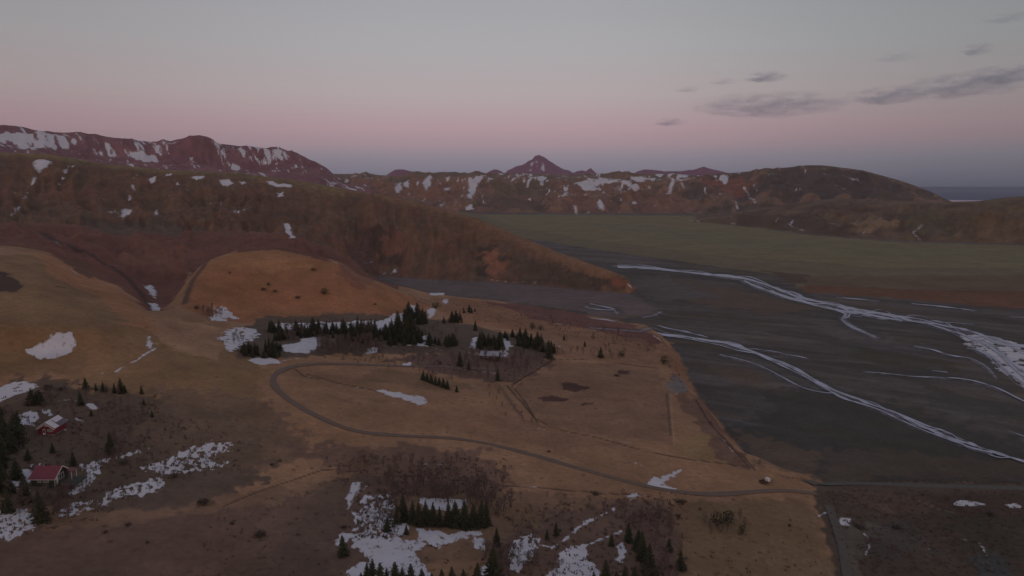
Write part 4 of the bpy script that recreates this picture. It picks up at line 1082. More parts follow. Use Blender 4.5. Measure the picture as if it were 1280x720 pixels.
singles = [(571, 490, 9, 'small lone spruce just below the end of the slanting spruce row'), (594, 413, 15, 'lone tall dark spruce on the slope above the cabin grove'),
           (586, 462, 15, 'spruce on the snowy bank between the road and the cabin'), (575, 458, 20, 'dark leaning spruce left of the cabin among bare birches'),
           (686, 448, 22, 'tallest dark spruce at the right end of the shelter row'), (751, 447, 15, 'dark spruce standing by the far edge of the ditched hayfield'),
           (705, 425, 9, 'thin dark spruce on the slope right of the shelter row'), (731, 433, 8, 'thin little spruce alone on the rise before the river'),
           (622, 476, 16, 'dark straggly spruce above the corner of the ditch'), (107, 486, 13, 'brownish spruce left of the green group on the snowy field edge'),
           (101, 506, 14, 'broad dark spruce beside the long snow streak above the red cottage'), (177, 492, 10, 'lone small spruce right of the green group at the field edge'),
           (180, 506, 8, 'small dark spruce below the lone one on the field edge'), (190, 521, 8, 'dark little spruce lowest of three right of the field edge'),
           (114, 520, 8, 'squat dark spruce under the short snow patch'), (35, 575, 14, 'spruce just left above the red roofed cottage'),
           (31, 628, 28, 'tall dark spruce in front of the left wall of the red roofed cottage'), (51, 652, 32, 'tall dark spruce below the red roofed cottage'),
           (76, 622, 20, 'dark spruce at the right front corner of the red roofed cottage'), (92, 582, 16, 'spruce behind the deck of the red roofed cottage'),
           (138, 566, 22, 'spruce right of the two cottages at the end of a snow strip'), (66, 566, 14, 'spruce between the snow roofed and the red roofed cottage'),
           (684, 674, 15, 'left spruce of the pair above the snow bank'), (695, 669, 17, 'right spruce of the pair above the snow bank'),
           (621, 682, 26, 'slim spruce on the right edge of the snowy clearing'), (616, 727, 48, 'very tall slim spruce at the bottom right of the snowy clearing'),
           (764, 682, 16, 'dark spruce left beside the small round snow patch'), (786, 677, 24, 'spruce above the small round snow patch'), (797, 688, 26, 'spruce right of the small round snow patch'),
           (803, 700, 34, 'tall dark spruce in the bottom right thicket'), (811, 716, 40, 'tallest dark spruce in the bottom right thicket'), (836, 689, 17, 'small lone spruce on the brown field edge'),
           (851, 712, 22, 'bushy lone spruce on the brown field near the bottom'), (508, 668, 12, 'small spruce at the left foot of the dense clearing row'),
           (564, 660, 14, 'light green young spruce in front of the clearing row'), (484, 664, 18, 'dark spruce standing alone on the left half of the snowy clearing')]
for x, y, h_, lab in singles:
    plant('spruce_tree', rt.choice(CON), x, y, h_, lab, 'spruce', 'scattered spruces', 1.15)
plant('spruce_tree', CONW[0], 429, 694, 28, 'broad bushy spruce at the left edge of the snowy clearing', 'spruce', 'scattered spruces', 1.0)
for i, (x, y, h_) in enumerate([(120, 488, 9), (129, 489, 12), (133, 490, 9), (143, 491, 13), (151, 491, 18), (156, 491, 10)]):
    plant('spruce_tree', rt.choice(CON), x, y, h_, '%s spruce from the left in the green group on the snowy field edge' % ORD[i], 'spruce', 'green spruces on the field edge', 1.2)
for i, (x, y, h_) in enumerate([(497, 654, 26), (504, 650, 30), (515, 654, 32), (524, 657, 34), (533, 656, 30), (541, 657, 32), (550, 658, 26), (560, 657, 32), (570, 658, 34), (581, 660, 36), (592, 659, 32), (601, 658, 32), (608, 656, 27)]):
    plant('spruce_tree', rt.choice(CON), x, y, h_, '%s spruce from the left in the dense dark row in the snowy clearing' % ORD[i], 'spruce', 'spruces in the clearing row', 1.15)
for i, (x, y, h_) in enumerate([(438, 742, 24), (452, 740, 26), (459, 736, 32), (466, 738, 40), (475, 745, 38), (484, 742, 34), (494, 742, 40), (503, 744, 34), (514, 744, 42), (527, 745, 40), (540, 746, 36), (552, 746, 34), (565, 745, 36), (580, 747, 36), (596, 746, 40)]):
    plant('spruce_tree', rt.choice(CON), x, y, h_, '%s spruce from the left in the row cut by the bottom edge' % ORD[i], 'spruce', 'spruces along the bottom edge', 1.2)
for i, (x, y, h_) in enumerate([(742, 748, 34), (757, 737, 36), (771, 745, 36), (781, 738, 32), (793, 742, 34), (806, 745, 34), (820, 745, 30)]):
    plant('spruce_tree', rt.choice(CON), x, y, h_, '%s spruce from the left in the bottom right thicket\'s front row' % ORD[i], 'spruce', 'spruces in the bottom right thicket', 1.2)
wood('spruce', [(-14, 520), (16, 512), (26, 540), (20, 600), (14, 640), (-14, 650)], 24, (20, 34), 'dark spruce in the thicket at the left edge beside the cottages', 'spruces at the left edge', 6)
wood('spruce', [(28, 500), (48, 496), (62, 506), (50, 512), (30, 510)], 7, (12, 16), 'dark spruce in the clump above the snow roofed cottage', 'spruces above the snow roofed cottage', 4)
for x, y, h_, w_c, lab in [(406, 368, 10, 12, 'round dark pine bush on the open face of the orange mound'), (830, 455, 13, 12, 'round dark bush at the top of the river bluff'), (777, 446, 9, 9, 'dark bush right of the spruce by the hayfield'),
                           (666, 411, 10, 9, 'left dark bush on the grassy rise above the cabin row'), (676, 412, 7, 9, 'right dark bush on the grassy rise above the cabin row'),
                           (896, 658, 22, 18, 'large left bush of the dark clump on the brown field'), (910, 656, 21, 18, 'large right bush of the dark clump on the brown field'), (927, 668, 14, 11, 'small outer bush right of the dark clump on the brown field'),
                           (545, 385, 9, 14, 'dark bush beside the snow patch near the river inlet'), (700, 664, 4, 6, 'low dark bush right of the spruce pair')]:
    bush('pine_bush', x, y, h_, w_c, lab, 'bush', 'dark evergreen bushes', SHD)

# bare birches
BL = 'bare twiggy birch in '
wood('birch', [(395, 432), (470, 430), (478, 442), (400, 446)], 48, (12, 18), BL + 'the purple grey grove below the spruce belt', 'birches below the spruce belt', 3)
wood('birch', [(350, 418), (398, 418), (396, 426), (352, 428)], 9, (9, 13), BL + 'the gap of the spruce belt left of the snow patch', 'birches in the belt gap', 4)
wood('birch', [(286, 418), (310, 420), (306, 438), (290, 436)], 8, (7, 10), BL + 'the snow at the left end of the wood', 'birches in the left snow', 4)
wood('birch', [(248, 396), (262, 382), (284, 392), (282, 402), (256, 402)], 10, (8, 13), BL + 'the brown clump at the left foot of the mound', 'birches at the left foot of the mound', 4)
wood('birch', [(552, 442), (598, 444), (640, 446), (690, 442), (676, 454), (640, 476), (614, 476), (560, 464)], 44, (11, 18), BL + 'the brown grove round the grey roofed cabin', 'birches round the cabin', 5)
wood('birch', [(690, 440), (720, 440), (790, 444), (790, 449), (700, 449)], 12, (8, 12), BL + 'the far hedge of the ditched hayfield', 'birches in the far hedge', 4)
wood('birch', [(470, 444), (540, 446), (548, 456), (470, 456)], 10, (6, 9), BL + 'the thin scrub above the gravel road', 'birches above the road', 5)
wood('birch', [(60, 492), (165, 488), (215, 520), (190, 540), (120, 520), (66, 510)], 26, (8, 13), BL + 'the scrub right of the snow roofed cottage', 'birches right of the upper cottage', 6)
wood('birch', [(100, 540), (210, 545), (205, 590), (150, 600), (110, 570)], 20, (10, 16), BL + 'the scrub right of the red roofed cottage', 'birches right of the lower cottage', 8)
wood('birch', [(-10, 620), (60, 615), (110, 620), (100, 650), (20, 665), (-10, 660)], 14, (16, 24), BL + 'the scrub below the red roofed cottage', 'birches below the lower cottage', 8)
wood('birch', [(476, 606), (560, 600), (640, 610), (640, 640), (612, 652), (606, 632), (500, 626)], 46, (18, 27), BL + 'the dark thicket above the clearing row', 'birches above the clearing row', 5)
wood('birch', [(452, 622), (494, 620), (500, 664), (450, 668)], 26, (11, 18), BL + 'the patchy snow of the clearing', 'birches in the patchy snow', 5)
wood('birch', [(430, 574), (500, 572), (600, 578), (600, 588), (450, 588)], 18, (10, 16), BL + 'the hedge between the two lower fields', 'birches in the field hedge', 6)
wood('birch', [(640, 684), (672, 680), (664, 716), (642, 720)], 10, (14, 20), BL + 'the snow left of the spruce pair', 'birches left of the spruce pair', 6)
wood('birch', [(775, 640), (835, 640), (850, 700), (850, 745), (790, 745), (788, 690)], 22, (16, 26), BL + 'the dark thicket at the bottom right', 'birches in the bottom right thicket', 7)
wood('birch', [(600, 690), (640, 692), (640, 745), (600, 745)], 10, (20, 28), BL + 'the scrub at the bottom right of the clearing', 'birches at the clearing corner', 6)
wood('birch', [(878, 648), (930, 648), (940, 668), (884, 668)], 9, (10, 15), BL + 'the dark clump on the brown field', 'birches in the field clump', 5)

wood('birch', [(345, 412), (480, 414), (480, 430), (350, 428)], 26, (10, 16), BL + 'the spruce belt, its grey crown between dark spruces', 'birches inside the belt', 4)
wood('birch', [(640, 396), (700, 402), (800, 424), (820, 446), (740, 440), (680, 425)], 16, (6, 10), BL + 'the brown rise between the shelter row and the river', 'birches on the river rise', 8)
wood('birch', [(600, 484), (640, 486), (672, 530), (640, 530)], 12, (6, 10), BL + 'the red brown strip outside the ditch corner', 'birches outside the ditch corner', 5)
wood('birch', [(500, 420), (560, 404), (575, 424), (530, 432)], 8, (10, 14), BL + 'the opening between the tall stand and the small grove', 'birches in the opening', 5)

for P_, n_, h_ in [([(20, 505), (110, 515), (220, 530), (300, 560), (230, 610), (120, 640), (10, 660)], 110, (6, 10)), ([(300, 446), (480, 442), (620, 470), (560, 476), (420, 450)], 40, (4, 7)), ([(620, 620), (780, 618), (850, 640), (780, 660), (640, 660)], 40, (6, 9)),
                 ([(420, 575), (620, 575), (650, 600), (640, 615), (420, 610)], 50, (8, 12)), ([(1050, 620), (1270, 620), (1275, 715), (1060, 715)], 50, (3, 6)), ([(240, 640), (420, 620), (420, 715), (260, 715)], 20, (4, 7)), ([(880, 340 + 160), (930, 560), (960, 588), (920, 575)], 14, (4, 6))]:
    wood('birch', P_, n_, h_, '', '', 4)
BQ.sort(key=lambda q: (q[3] == '', -q[0]))
for h_, x, y, lab, grp, wf, me in [q for q in BQ[:296] if q[3]]: plant('birch_tree', me, x, y, h_, lab, 'bare tree', grp, wf)
bmx = bmesh.new()
for h_, x, y, lab, grp, wf, me in BQ[296:]:
    p = world(x, y); hm = h_ * (p - Vector((0, 0, H))).length / F
    M = Matrix.Translation(p) @ Matrix.Rotation(rt.random() * 6.28, 4, 'Z') @ Matrix.Diagonal((hm * wf, hm * wf, hm, 1))
    for m_ in me:
        k = len(bmx.verts); bmx.from_mesh(m_); bmx.verts.ensure_lookup_table()
        for v in bmx.verts[k:]: v.co = M @ v.co
me = bpy.data.meshes.new('birch_scrub'); bmx.to_mesh(me); bmx.free(); me.materials.append(twig_m)
bs_ = bpy.data.objects.new('birch_scrub', me); C.objects.link(bs_); tag(bs_, kind='stuff')

# low heath shrubs that stand out one by one
for x, y, h_, w_c, lab in [(255, 630, 6, 22, 'wide dark heather mound at the start of the left ditch'), (160, 657, 4, 8, 'dark tuft left of the ditch on the lower field'), (132, 666, 3, 8, 'lowest dark tuft on the lower left field'),
                           (184, 679, 3, 5, 'tiny tuft near the bottom left field'), (340, 582, 4, 6, 'dark tuft below the first lower field'), (350, 577, 4, 6, 'dark tuft right of its twin below the lower field'),
                           (336, 357, 5, 6, 'dark shrub high on the mound face'), (329, 363, 4, 8, 'brown shrub left on the mound face'), (344, 365, 4, 8, 'brown shrub right on the mound face'), (287, 342, 3, 4, 'tiny shrub left on the mound top'),
                           (372, 373, 4, 8, 'brown shrub low on the mound face'), (392, 338, 4, 10, 'shrub at the hollow of the mound'), (246, 386, 5, 8, 'dark shrub at the mound foot corner'), (469, 381, 3, 5, 'small shrub on the mound right shoulder'),
                           (848, 646, 4, 9, 'brown shrub below the road bend'), (875, 637, 3, 5, 'small shrub just below the road'), (987, 658, 4, 5, 'small dark shrub alone on the right field'), (988, 651, 3, 3, 'tiny shrub above the lone one on the right field'),
                           (686, 565, 3, 6, 'dark shrub just above the long road'), (745, 618, 4, 14, 'wide low shrub by the lower ditch'), (850, 628, 4, 18, 'wide brown shrub under the road'), (325, 670, 5, 22, 'wide brown heather patch on the lower field'),
                           (290, 655, 3, 8, 'small heather tuft on the lower field'), (430, 660, 4, 10, 'dark shrub left of the clearing'), (1238, 644, 4, 12, 'dark shrub on the damp flats'), (1075, 660, 4, 16, 'dark shrub beside the small snow squiggle'),
                           (1120, 660, 4, 14, 'brown shrub on the damp flats near the ditch'), (550, 455, 4, 8, 'brown shrub just above the gravel road'), (771, 470, 3, 10, 'dark rush patch high in the hayfield'),
                           (155, 580, 6, 12, 'dark shrub right of the deck'), (218, 597, 6, 10, 'dark shrub at the end of the broken snow'), (60, 487, 6, 12, 'brown shrub on the upper snow streak'), (76, 488, 5, 8, 'brown shrub right on the upper snow streak')]:
    bush('heath_shrub', x, y, h_, w_c, lab, 'shrub', 'low heath shrubs')

# tussocks and dwarf shrubs too many to count
vs, fs = [], []
for P, n, h0 in [([(-10, 480), (120, 480), (230, 520), (330, 560), (300, 590), (210, 600), (120, 650), (-10, 680)], 600, 0.8), ([(445, 612), (505, 612), (505, 674), (445, 674)], 160, 0.8), ([(390, 425), (700, 436), (690, 460), (640, 478), (540, 460), (400, 448)], 260, 0.8),
                 ([(400, 570), (640, 572), (640, 640), (480, 625), (410, 600)], 220, 0.8), ([(600, 640), (860, 610), (860, 730), (640, 730)], 420, 0.8), ([(1030, 612), (1280, 612), (1280, 720), (1050, 720)], 900, 0.7), ([(540, 372), (700, 392), (826, 424), (860, 490), (930, 585), (820, 440), (560, 395)], 500, 0.8),
                 ([(250, 640), (420, 600), (640, 700), (1000, 640), (1030, 720), (250, 720)], 300, 0.5)]:
    xs = [p[0] for p in P]; ys = [p[1] for p in P]; k = 0
    while k < n:
        x, y = rt.uniform(min(xs), max(xs)), rt.uniform(min(ys), max(ys))
        if not in_poly(x, y, P): continue
        k += 1; p = world(x, y); R_ = rt.uniform(0.3, 1.0); hh = h0 * rt.uniform(0.3, 1)
        for _ in range(7):
            a_ = rt.random() * 6.283; d_ = rt.random() * R_; q = len(vs); c_ = p + Vector((math.cos(a_) * d_, math.sin(a_) * d_, -0.1)); a2 = rt.random() * 6.28; w2 = 0.25 * R_
            vs += [tuple(c_ + Vector((math.cos(a2) * w2, math.sin(a2) * w2, 0))), tuple(c_ - Vector((math.cos(a2) * w2, math.sin(a2) * w2, 0))), tuple(c_ + Vector((rt.uniform(-.2, .2), rt.uniform(-.2, .2), hh + 0.1)))]
            fs.append((q, q + 1, q + 2))
tag(link_mesh('tussocks', vs, fs, simple_mat('tussock', (0.125, 0.085, 0.07), 0.95, 0.3, 0.5)), kind='stuff')

# ================================================================== buildings
def box(vs, fs, x0, x1, y0, y1, z0, z1):
    k = len(vs)
    vs += [(x0, y0, z0), (x1, y0, z0), (x1, y1, z0), (x0, y1, z0), (x0, y0, z1), (x1, y0, z1), (x1, y1, z1), (x0, y1, z1)]
    fs += [(k, k + 3, k + 2, k + 1), (k + 4, k + 5, k + 6, k + 7), (k, k + 1, k + 5, k + 4), (k + 1, k + 2, k + 6, k + 5), (k + 2, k + 3, k + 7, k + 6), (k + 3, k, k + 4, k + 7)]


def boxes(name, lst, mat_, parent):
    vs, fs = [], []
    for b_ in lst: box(vs, fs, *b_)
    return link_mesh(name, vs, fs, mat_, parent)


def slab(vs, fs, pts, th):
    """thick sheet over four points (counter clockwise from above)"""
    P = [Vector(p) for p in pts]; n = (P[1] - P[0]).cross(P[3] - P[0]).normalized() * th; k = len(vs)
    vs += [tuple(p) for p in P] + [tuple(p + n) for p in P]
    fs += [(k + 3, k + 2, k + 1, k), (k + 4, k + 5, k + 6, k + 7)] + [(k + i, k + (i + 1) % 4, k + 4 + (i + 1) % 4, k + 4 + i) for i in range(4)]


def slabs(name, lst, th, mat_, parent):
    vs, fs = [], []
    for p in lst: slab(vs, fs, p, th)
    return link_mesh(name, vs, fs, mat_, parent)


def root_at(name, px, py, rz, label, cat, sink=0.0):
    p = world(px, py); o = bpy.data.objects.new(name, None); C.objects.link(o); o.location = (p.x, p.y, p.z - sink); o.rotation_euler = (0, 0, R(rz))
    if 'cottage' in name: o.scale = (0.92, 0.92, 0.92)
    return tag(o, label, cat)


def cladding(name, col, rib=3.0, axis=0, rough=0.8, strength=0.6):
    m, nt, b = new_mat(name); tc = node(nt, 'ShaderNodeTexCoord')
    wv = node(nt, 'ShaderNodeTexWave'); wv.bands_direction = 'XYZ'[axis]; wv.inputs['Scale'].default_value = rib; wv.inputs['Distortion'].default_value = 0.2
    nt.links.new(tc.outputs['Object'], wv.inputs['Vector']); n = noise_node(nt, 1.2, 5, 0.65, tc.outputs['Object'])
    v = math_node(nt, 'MULTIPLY', mrange(nt, wv.outputs['Fac'], 0, 1, 0.82, 1.08), mrange(nt, n.outputs[0], 0.3, 0.7, 0.8, 1.15))
    s = node(nt, 'ShaderNodeVectorMath', operation='SCALE'); s.inputs[0].default_value = col; nt.links.new(v, s.inputs['Scale']); nt.links.new(s.outputs[0], b.inputs['Base Color'])
    b.inputs['Roughness'].default_value = rough
    bp = node(nt, 'ShaderNodeBump'); bp.inputs['Strength'].default_value = strength; bp.inputs['Distance'].default_value = 0.03
    nt.links.new(wv.outputs['Fac'], bp.inputs['Height']); nt.links.new(bp.outputs[0], b.inputs['Normal']); return m


red_wall = cladding('red_boards', (0.19, 0.020, 0.034), 3.4, 0)
red_roof = cladding('red_roof_sheet', (0.20, 0.032, 0.052), 2.2, 0, 0.5)
green_wall = cladding('dark_green_boards', (0.045, 0.05, 0.042), 3.0, 2)
grey_roof = cladding('grey_roof_sheet', (0.36, 0.35, 0.41), 1.8, 0, 0.45)
brown_wall = cladding('brown_boards', (0.07, 0.05, 0.045), 3.0, 0)
deck_m = cladding('deck_boards', (0.075, 0.075, 0.062), 2.6, 0, 0.9)
white_m = simple_mat('white_paint', (0.72, 0.66, 0.66), 0.6, 0.06, 2.0)
snow_m = simple_mat('roof_snow', (0.70, 0.62, 0.66), 0.7, 0.08, 0.8, 0.3)
glass_m = simple_mat('window_glass', (0.03, 0.03, 0.035), 0.08, 0.1, 1.0)
dark_m = simple_mat('dark_metal', (0.05, 0.045, 0.045), 0.5, 0.2, 2.0)
rust_m = simple_mat('rusty_panel', (0.10, 0.05, 0.04), 0.8, 0.3, 2.0)
conc_m = simple_mat('concrete', (0.25, 0.23, 0.22), 0.9, 0.15, 2.0)


def window_front(root, x, z, w, h, y, nx=2, nz=2, name='window'):
    """window on a wall facing -y; frame with pane as its child"""
    fr = 0.09; L_ = [(x, x + w, y - 0.06, y - 0.001, z, z + fr), (x, x + w, y - 0.06, y - 0.001, z + h - fr, z + h), (x, x + fr, y - 0.06, y - 0.001, z + fr + .001, z + h - fr - .001), (x + w - fr, x + w, y - 0.06, y - 0.001, z + fr + .001, z + h - fr - .001)]
    for i in range(1, nx): L_.append((x + w * i / nx - 0.03, x + w * i / nx + 0.03, y - 0.05, y - 0.012, z + fr + .002, z + h - fr - .002))
    for i in range(1, nz): L_.append((x + fr + .002, x + w - fr - .002, y - 0.047, y - 0.014, z + h * i / nz - 0.03, z + h * i / nz + 0.03))
    o = boxes(name, L_, white_m, root); boxes('pane', [(x + fr, x + w - fr, y - 0.010, y - 0.003, z + fr, z + h - fr)], glass_m, o); return o


def gable_house(root, W, D, hw, hr, wall_m, roof_m, ridge_along_y, over=0.45):
    """walls and pitched roof, footprint x 0..W, y 0..D; returns roof"""
    vs = [(0, 0, -1.2), (W, 0, -1.2), (W, D, -1.2), (0, D, -1.2), (0, 0, hw), (W, 0, hw), (W, D, hw), (0, D, hw)]
    fs = [(0, 3, 2, 1)]
    if ridge_along_y:
        vs += [(W / 2, 0, hr), (W / 2, D, hr)]; fs += [(0, 1, 5, 8, 4), (2, 3, 7, 9, 6), (1, 2, 6, 5), (3, 0, 4, 7), (4, 8, 9, 7), (8, 5, 6, 9)]
        k = (hr - hw) / (W / 2); o = over; e = 0.03
        A = [(-o, -o, hw - k * o + e), (W / 2, -o, hr + e), (W / 2, D + o, hr + e), (-o, D + o, hw - k * o + e)]
        B_ = [(W / 2, -o, hr + e), (W + o, -o, hw - k * o + e), (W + o, D + o, hw - k * o + e), (W / 2, D + o, hr + e)]
    else:
        vs += [(0, D / 2, hr), (W, D / 2, hr)]; fs += [(0, 1, 5, 4), (2, 3, 7, 6), (1, 2, 6, 9, 5), (3, 0, 4, 8, 7), (4, 5, 9, 8), (8, 9, 6, 7)]
        k = (hr - hw) / (D / 2); o = over; e = 0.03
        A = [(-o, -o, hw - k * o + e), (W + o, -o, hw - k * o + e), (W + o, D / 2, hr + e), (-o, D / 2, hr + e)]
        B_ = [(-o, D / 2, hr + e), (W + o, D / 2, hr + e), (W + o, D + o, hw - k * o + e), (-o, D + o, hw - k * o + e)]
    link_mesh('wall', vs, fs, wall_m, root)
    return slabs('roof', [A, B_], 0.12, roof_m, root), A, B_


# red cottage with snow on its roof
W, D, hw, hr = 5.3, 7.5, 2.3, 4.1
h1 = root_at('red_cottage', 48, 543, 4, 'small red wooden cottage with a snow covered roof and white windows', 'cottage', 0.15)
rf, A, B_ = gable_house(h1, W, D, hw, hr, red_wall, simple_mat('weathered_roof', (0.16, 0.13, 0.15), 0.8, 0.2, 1.0), True)
up = 0.125
def lift(P, z): return [(p[0], p[1], p[2] + z) for p in P]
A2_ = lift(A, up); slabs('roof_snow', [A2_, ], 0.22, snow_m, h1)
Bn = [(B_[0][0], B_[0][1], B_[0][2] + up), (B_[1][0], B_[1][1], B_[1][2] + up), (B_[1][0], 2.2, B_[1][2] + up), (B_[0][0], 2.6, B_[0][2] + up)]
slabs('roof_snow', [Bn], 0.2, snow_m, h1)
slabs('roof_snow', [[(B_[0][0], 3.1, B_[0][2] + up), (B_[0][0] + 1.6, 3.3, B_[0][2] + up - 1.6 * (hr - hw) / (W / 2)), (B_[0][0] + 1.5, 7.6, B_[0][2] + up - 1.5 * (hr - hw) / (W / 2)), (B_[0][0], 7.8, B_[0][2] + up)]], 0.14, snow_m, h1)
window_front(h1, 3.1, 0.95, 1.6, 0.95, 0, 3, 2)
window_front(h1, 2.3, 2.75, 0.6, 0.5, 0, 1, 1)
dr = boxes('door', [(1.55, 2.35, -0.05, -0.002, 0.05, 2.0)], white_m, h1); boxes('pane', [(1.68, 2.22, -0.06, -0.052, 0.6, 1.85)], glass_m, dr); boxes('handle', [(1.60, 1.65, -0.10, -0.052, 0.95, 1.1)], dark_m, dr)
slabs('bargeboard', [[(-0.45, -0.5, A[0][2] - 0.14), (-0.45, -0.46, A[0][2] - 0.14), (W / 2, -0.46, hr - 0.14), (W / 2, -0.5, hr - 0.14)], [(W / 2, -0.5, hr - 0.14), (W / 2, -0.46, hr - 0.14), (W + 0.45, -0.46, A[0][2] - 0.14), (W + 0.45, -0.5, A[0][2] - 0.14)]], 0.22, white_m, h1)
boxes('plinth', [(-0.05, W + 0.05, -0.05, D + 0.05, -1.25, 0.05)], conc_m, h1)

# cottage with the red sheet roof and a timber deck
W, D, hw, hr = 6.9, 6.6, 2.35, 4.7
h2 = root_at('red_roofed_cottage', 39.5, 607, 0, 'dark green cottage with a bare red sheet roof and white trim on its gable', 'cottage', 0.0)
rf, A, B_ = gable_house(h2, W, D, hw, hr, green_wall, red_roof, False, 0.5)
for x, w_c in ((1.9, 1.0), (3.6, 1.5)): window_front(h2, x, 0.95, w_c, 0.95, 0, 2 if w_c < 1.2 else 3, 2)
k = (hr - hw) / (D / 2)
slabs('bargeboard', [[(W + 0.52, -0.5, A[0][2] - 0.12), (W + 0.60, -0.5, A[0][2] - 0.12), (W + 0.60, D / 2, hr - 0.10), (W + 0.52, D / 2, hr - 0.10)]], 0.28, white_m, h2)
slabs('bargeboard', [[(W + 0.52, D / 2 + .001, hr - 0.10), (W + 0.60, D / 2 + .001, hr - 0.10), (W + 0.60, D + 0.5, A[0][2] - 0.12), (W + 0.52, D + 0.5, A[0][2] - 0.12)]], 0.28, white_m, h2)
boxes('corner_board', [(W - 0.02, W + 0.08, -0.08, 0.12, -0.2, hw - 0.1)], white_m, h2)
boxes('gutter', [(-0.5, W + 0.5, -0.62, -0.52, A[0][2] - 0.08, A[0][2] + 0.04)], white_m, h2)
gw = boxes('gable_window', [(W + 0.002, W + 0.06, 2.2, 4.4, 0.9, 1.0), (W + 0.002, W + 0.06, 2.2, 4.4, 2.5, 2.6), (W + 0.002, W + 0.06, 2.2, 2.32, 1.001, 2.499), (W + 0.002, W + 0.06, 4.28, 4.4, 1.001, 2.499), (W + 0.002, W + 0.05, 3.2, 3.32, 1.001, 2.499)], white_m, h2)
boxes('pane', [(W + 0.001, W + 0.012, 2.33, 4.27, 1.0, 2.5)], glass_m, gw)
gd = boxes('door', [(W + 0.002, W + 0.07, 0.7, 1.6, 0.05, 2.1)], white_m, h2); boxes('handle', [(W + 0.071, W + 0.12, 0.78, 0.84, 1.0, 1.1)], dark_m, gd)
ch = boxes('chimney', [(2.2, 2.7, D / 2 - 0.1, D / 2 + 0.4, hr - 0.4, hr + 0.7)], dark_m, h2)
# porch roof
slabs('porch_roof', [[(W + 0.62, 4.5, 2.75), (W + 2.3, 4.5, 2.45), (W + 2.3, 7.1, 2.45), (W + 0.62, 7.1, 2.75)]], 0.12, red_roof, h2)
for yy in (4.6, 6.9): boxes('porch_post', [(W + 2.1, W + 2.22, yy, yy + 0.12, -0.6, 2.42)], white_m, h2)
dk_ = boxes('deck', [(W + 0.1, W + 5.6, 0.2, 6.8, -0.25, 0.02)], deck_m, h2)
for xx, yy in ((W + 0.3, 0.3), (W + 5.2, 0.3), (W + 5.2, 6.5), (W + 2.8, 0.3)): boxes('deck_post', [(xx, xx + 0.15, yy, yy + 0.15, -1.4, -0.252)], brown_wall, dk_)
boxes('deck_rail', [(W + 0.2, W + 5.5, 0.22, 0.30, 0.85, 0.93), (W + 5.42, W + 5.5, 0.32, 6.7, 0.85, 0.93)] + [(W + 0.25 + 1.05 * i, W + 0.33 + 1.05 * i, 0.22, 0.30, 0.021, 0.849) for i in range(6)] + [(W + 5.42, W + 5.5, 1.3 + 1.05 * i, 1.38 + 1.05 * i, 0.021, 0.849) for i in range(6)], deck_m, h2)
boxes('plinth', [(0.05, W - 0.05, 0.05, D - 0.05, -1.6, -1.201)], conc_m, h2)

# grey roofed cabin in the birches
W, D, hw, hr = 9.6, 5.6, 2.0, 3.7
h3 = root_at('grey_roofed_cabin', 600.5, 448.5, -12, 'long cabin with a pale grey sheet roof among birches and spruces', 'cabin', 0.0)
rf, A, B_ = gable_house(h3, W, D, hw, hr, brown_wall, grey_roof, False, 0.4)
for x in (1.2, 3.4, 6.9): window_front(h3, x, 0.8, 1.1, 0.9, 0, 2, 1)
dr = boxes('door', [(5.3, 6.2, -0.05, -0.002, 0.0, 1.9)], rust_m, h3); boxes('handle', [(5.38, 5.44, -0.1, -0.052, 0.95, 1.05)], dark_m, dr)
boxes('chimney', [(2.0, 2.45, D / 2 + 0.1, D / 2 + 0.55, hr - 0.5, hr + 0.6)], dark_m, h3)

# trailer parked on the hay meadow near the road
tr = root_at('parked_trailer', 957, 604, 20, 'small dark trailer with a white box, parked on the grass above the road', 'trailer', 0.0)
boxes('bed', [(-2.2, 1.6, -0.9, 0.9, 0.55, 0.72)], dark_m, tr)
boxes('side_panel', [(-2.2, -2.12, -0.9, 0.9, 0.721, 1.15), (-2.119, 0.2, -0.9, -0.82, 0.721, 1.15), (-2.119, 0.2, 0.82, 0.9, 0.721, 1.15)], rust_m, tr)
bxo = boxes('box', [(0.25, 1.35, -0.75, 0.75, 0.722, 1.7)], white_m, tr); boxes('lid', [(0.20, 1.40, -0.8, 0.8, 1.701, 1.78)], white_m, bxo)
boxes('drawbar', [(1.601, 3.2, -0.06, 0.06, 0.56, 0.68), (3.05, 3.15, -0.05, 0.05, 0.0, 0.559)], dark_m, tr)
for sx in (-0.9, -0.1):
    for sy in (-1.0, 1.0):
        vs, fs = [], []; tube(vs, fs, (sx, sy - 0.11, 0.33), (sx, sy + 0.11, 0.33), 0.34, 0.34, 14); fs.append(tuple(reversed(range(14))))
        wh = link_mesh('wheel', vs, fs, dark_m, tr)
        vs, fs = [], []; tube(vs, fs, (sx, sy - 0.125, 0.33), (sx, sy + 0.125, 0.33), 0.17, 0.17, 10); fs.append(tuple(reversed(range(10))))
        link_mesh('rim', vs, fs, conc_m, wh)



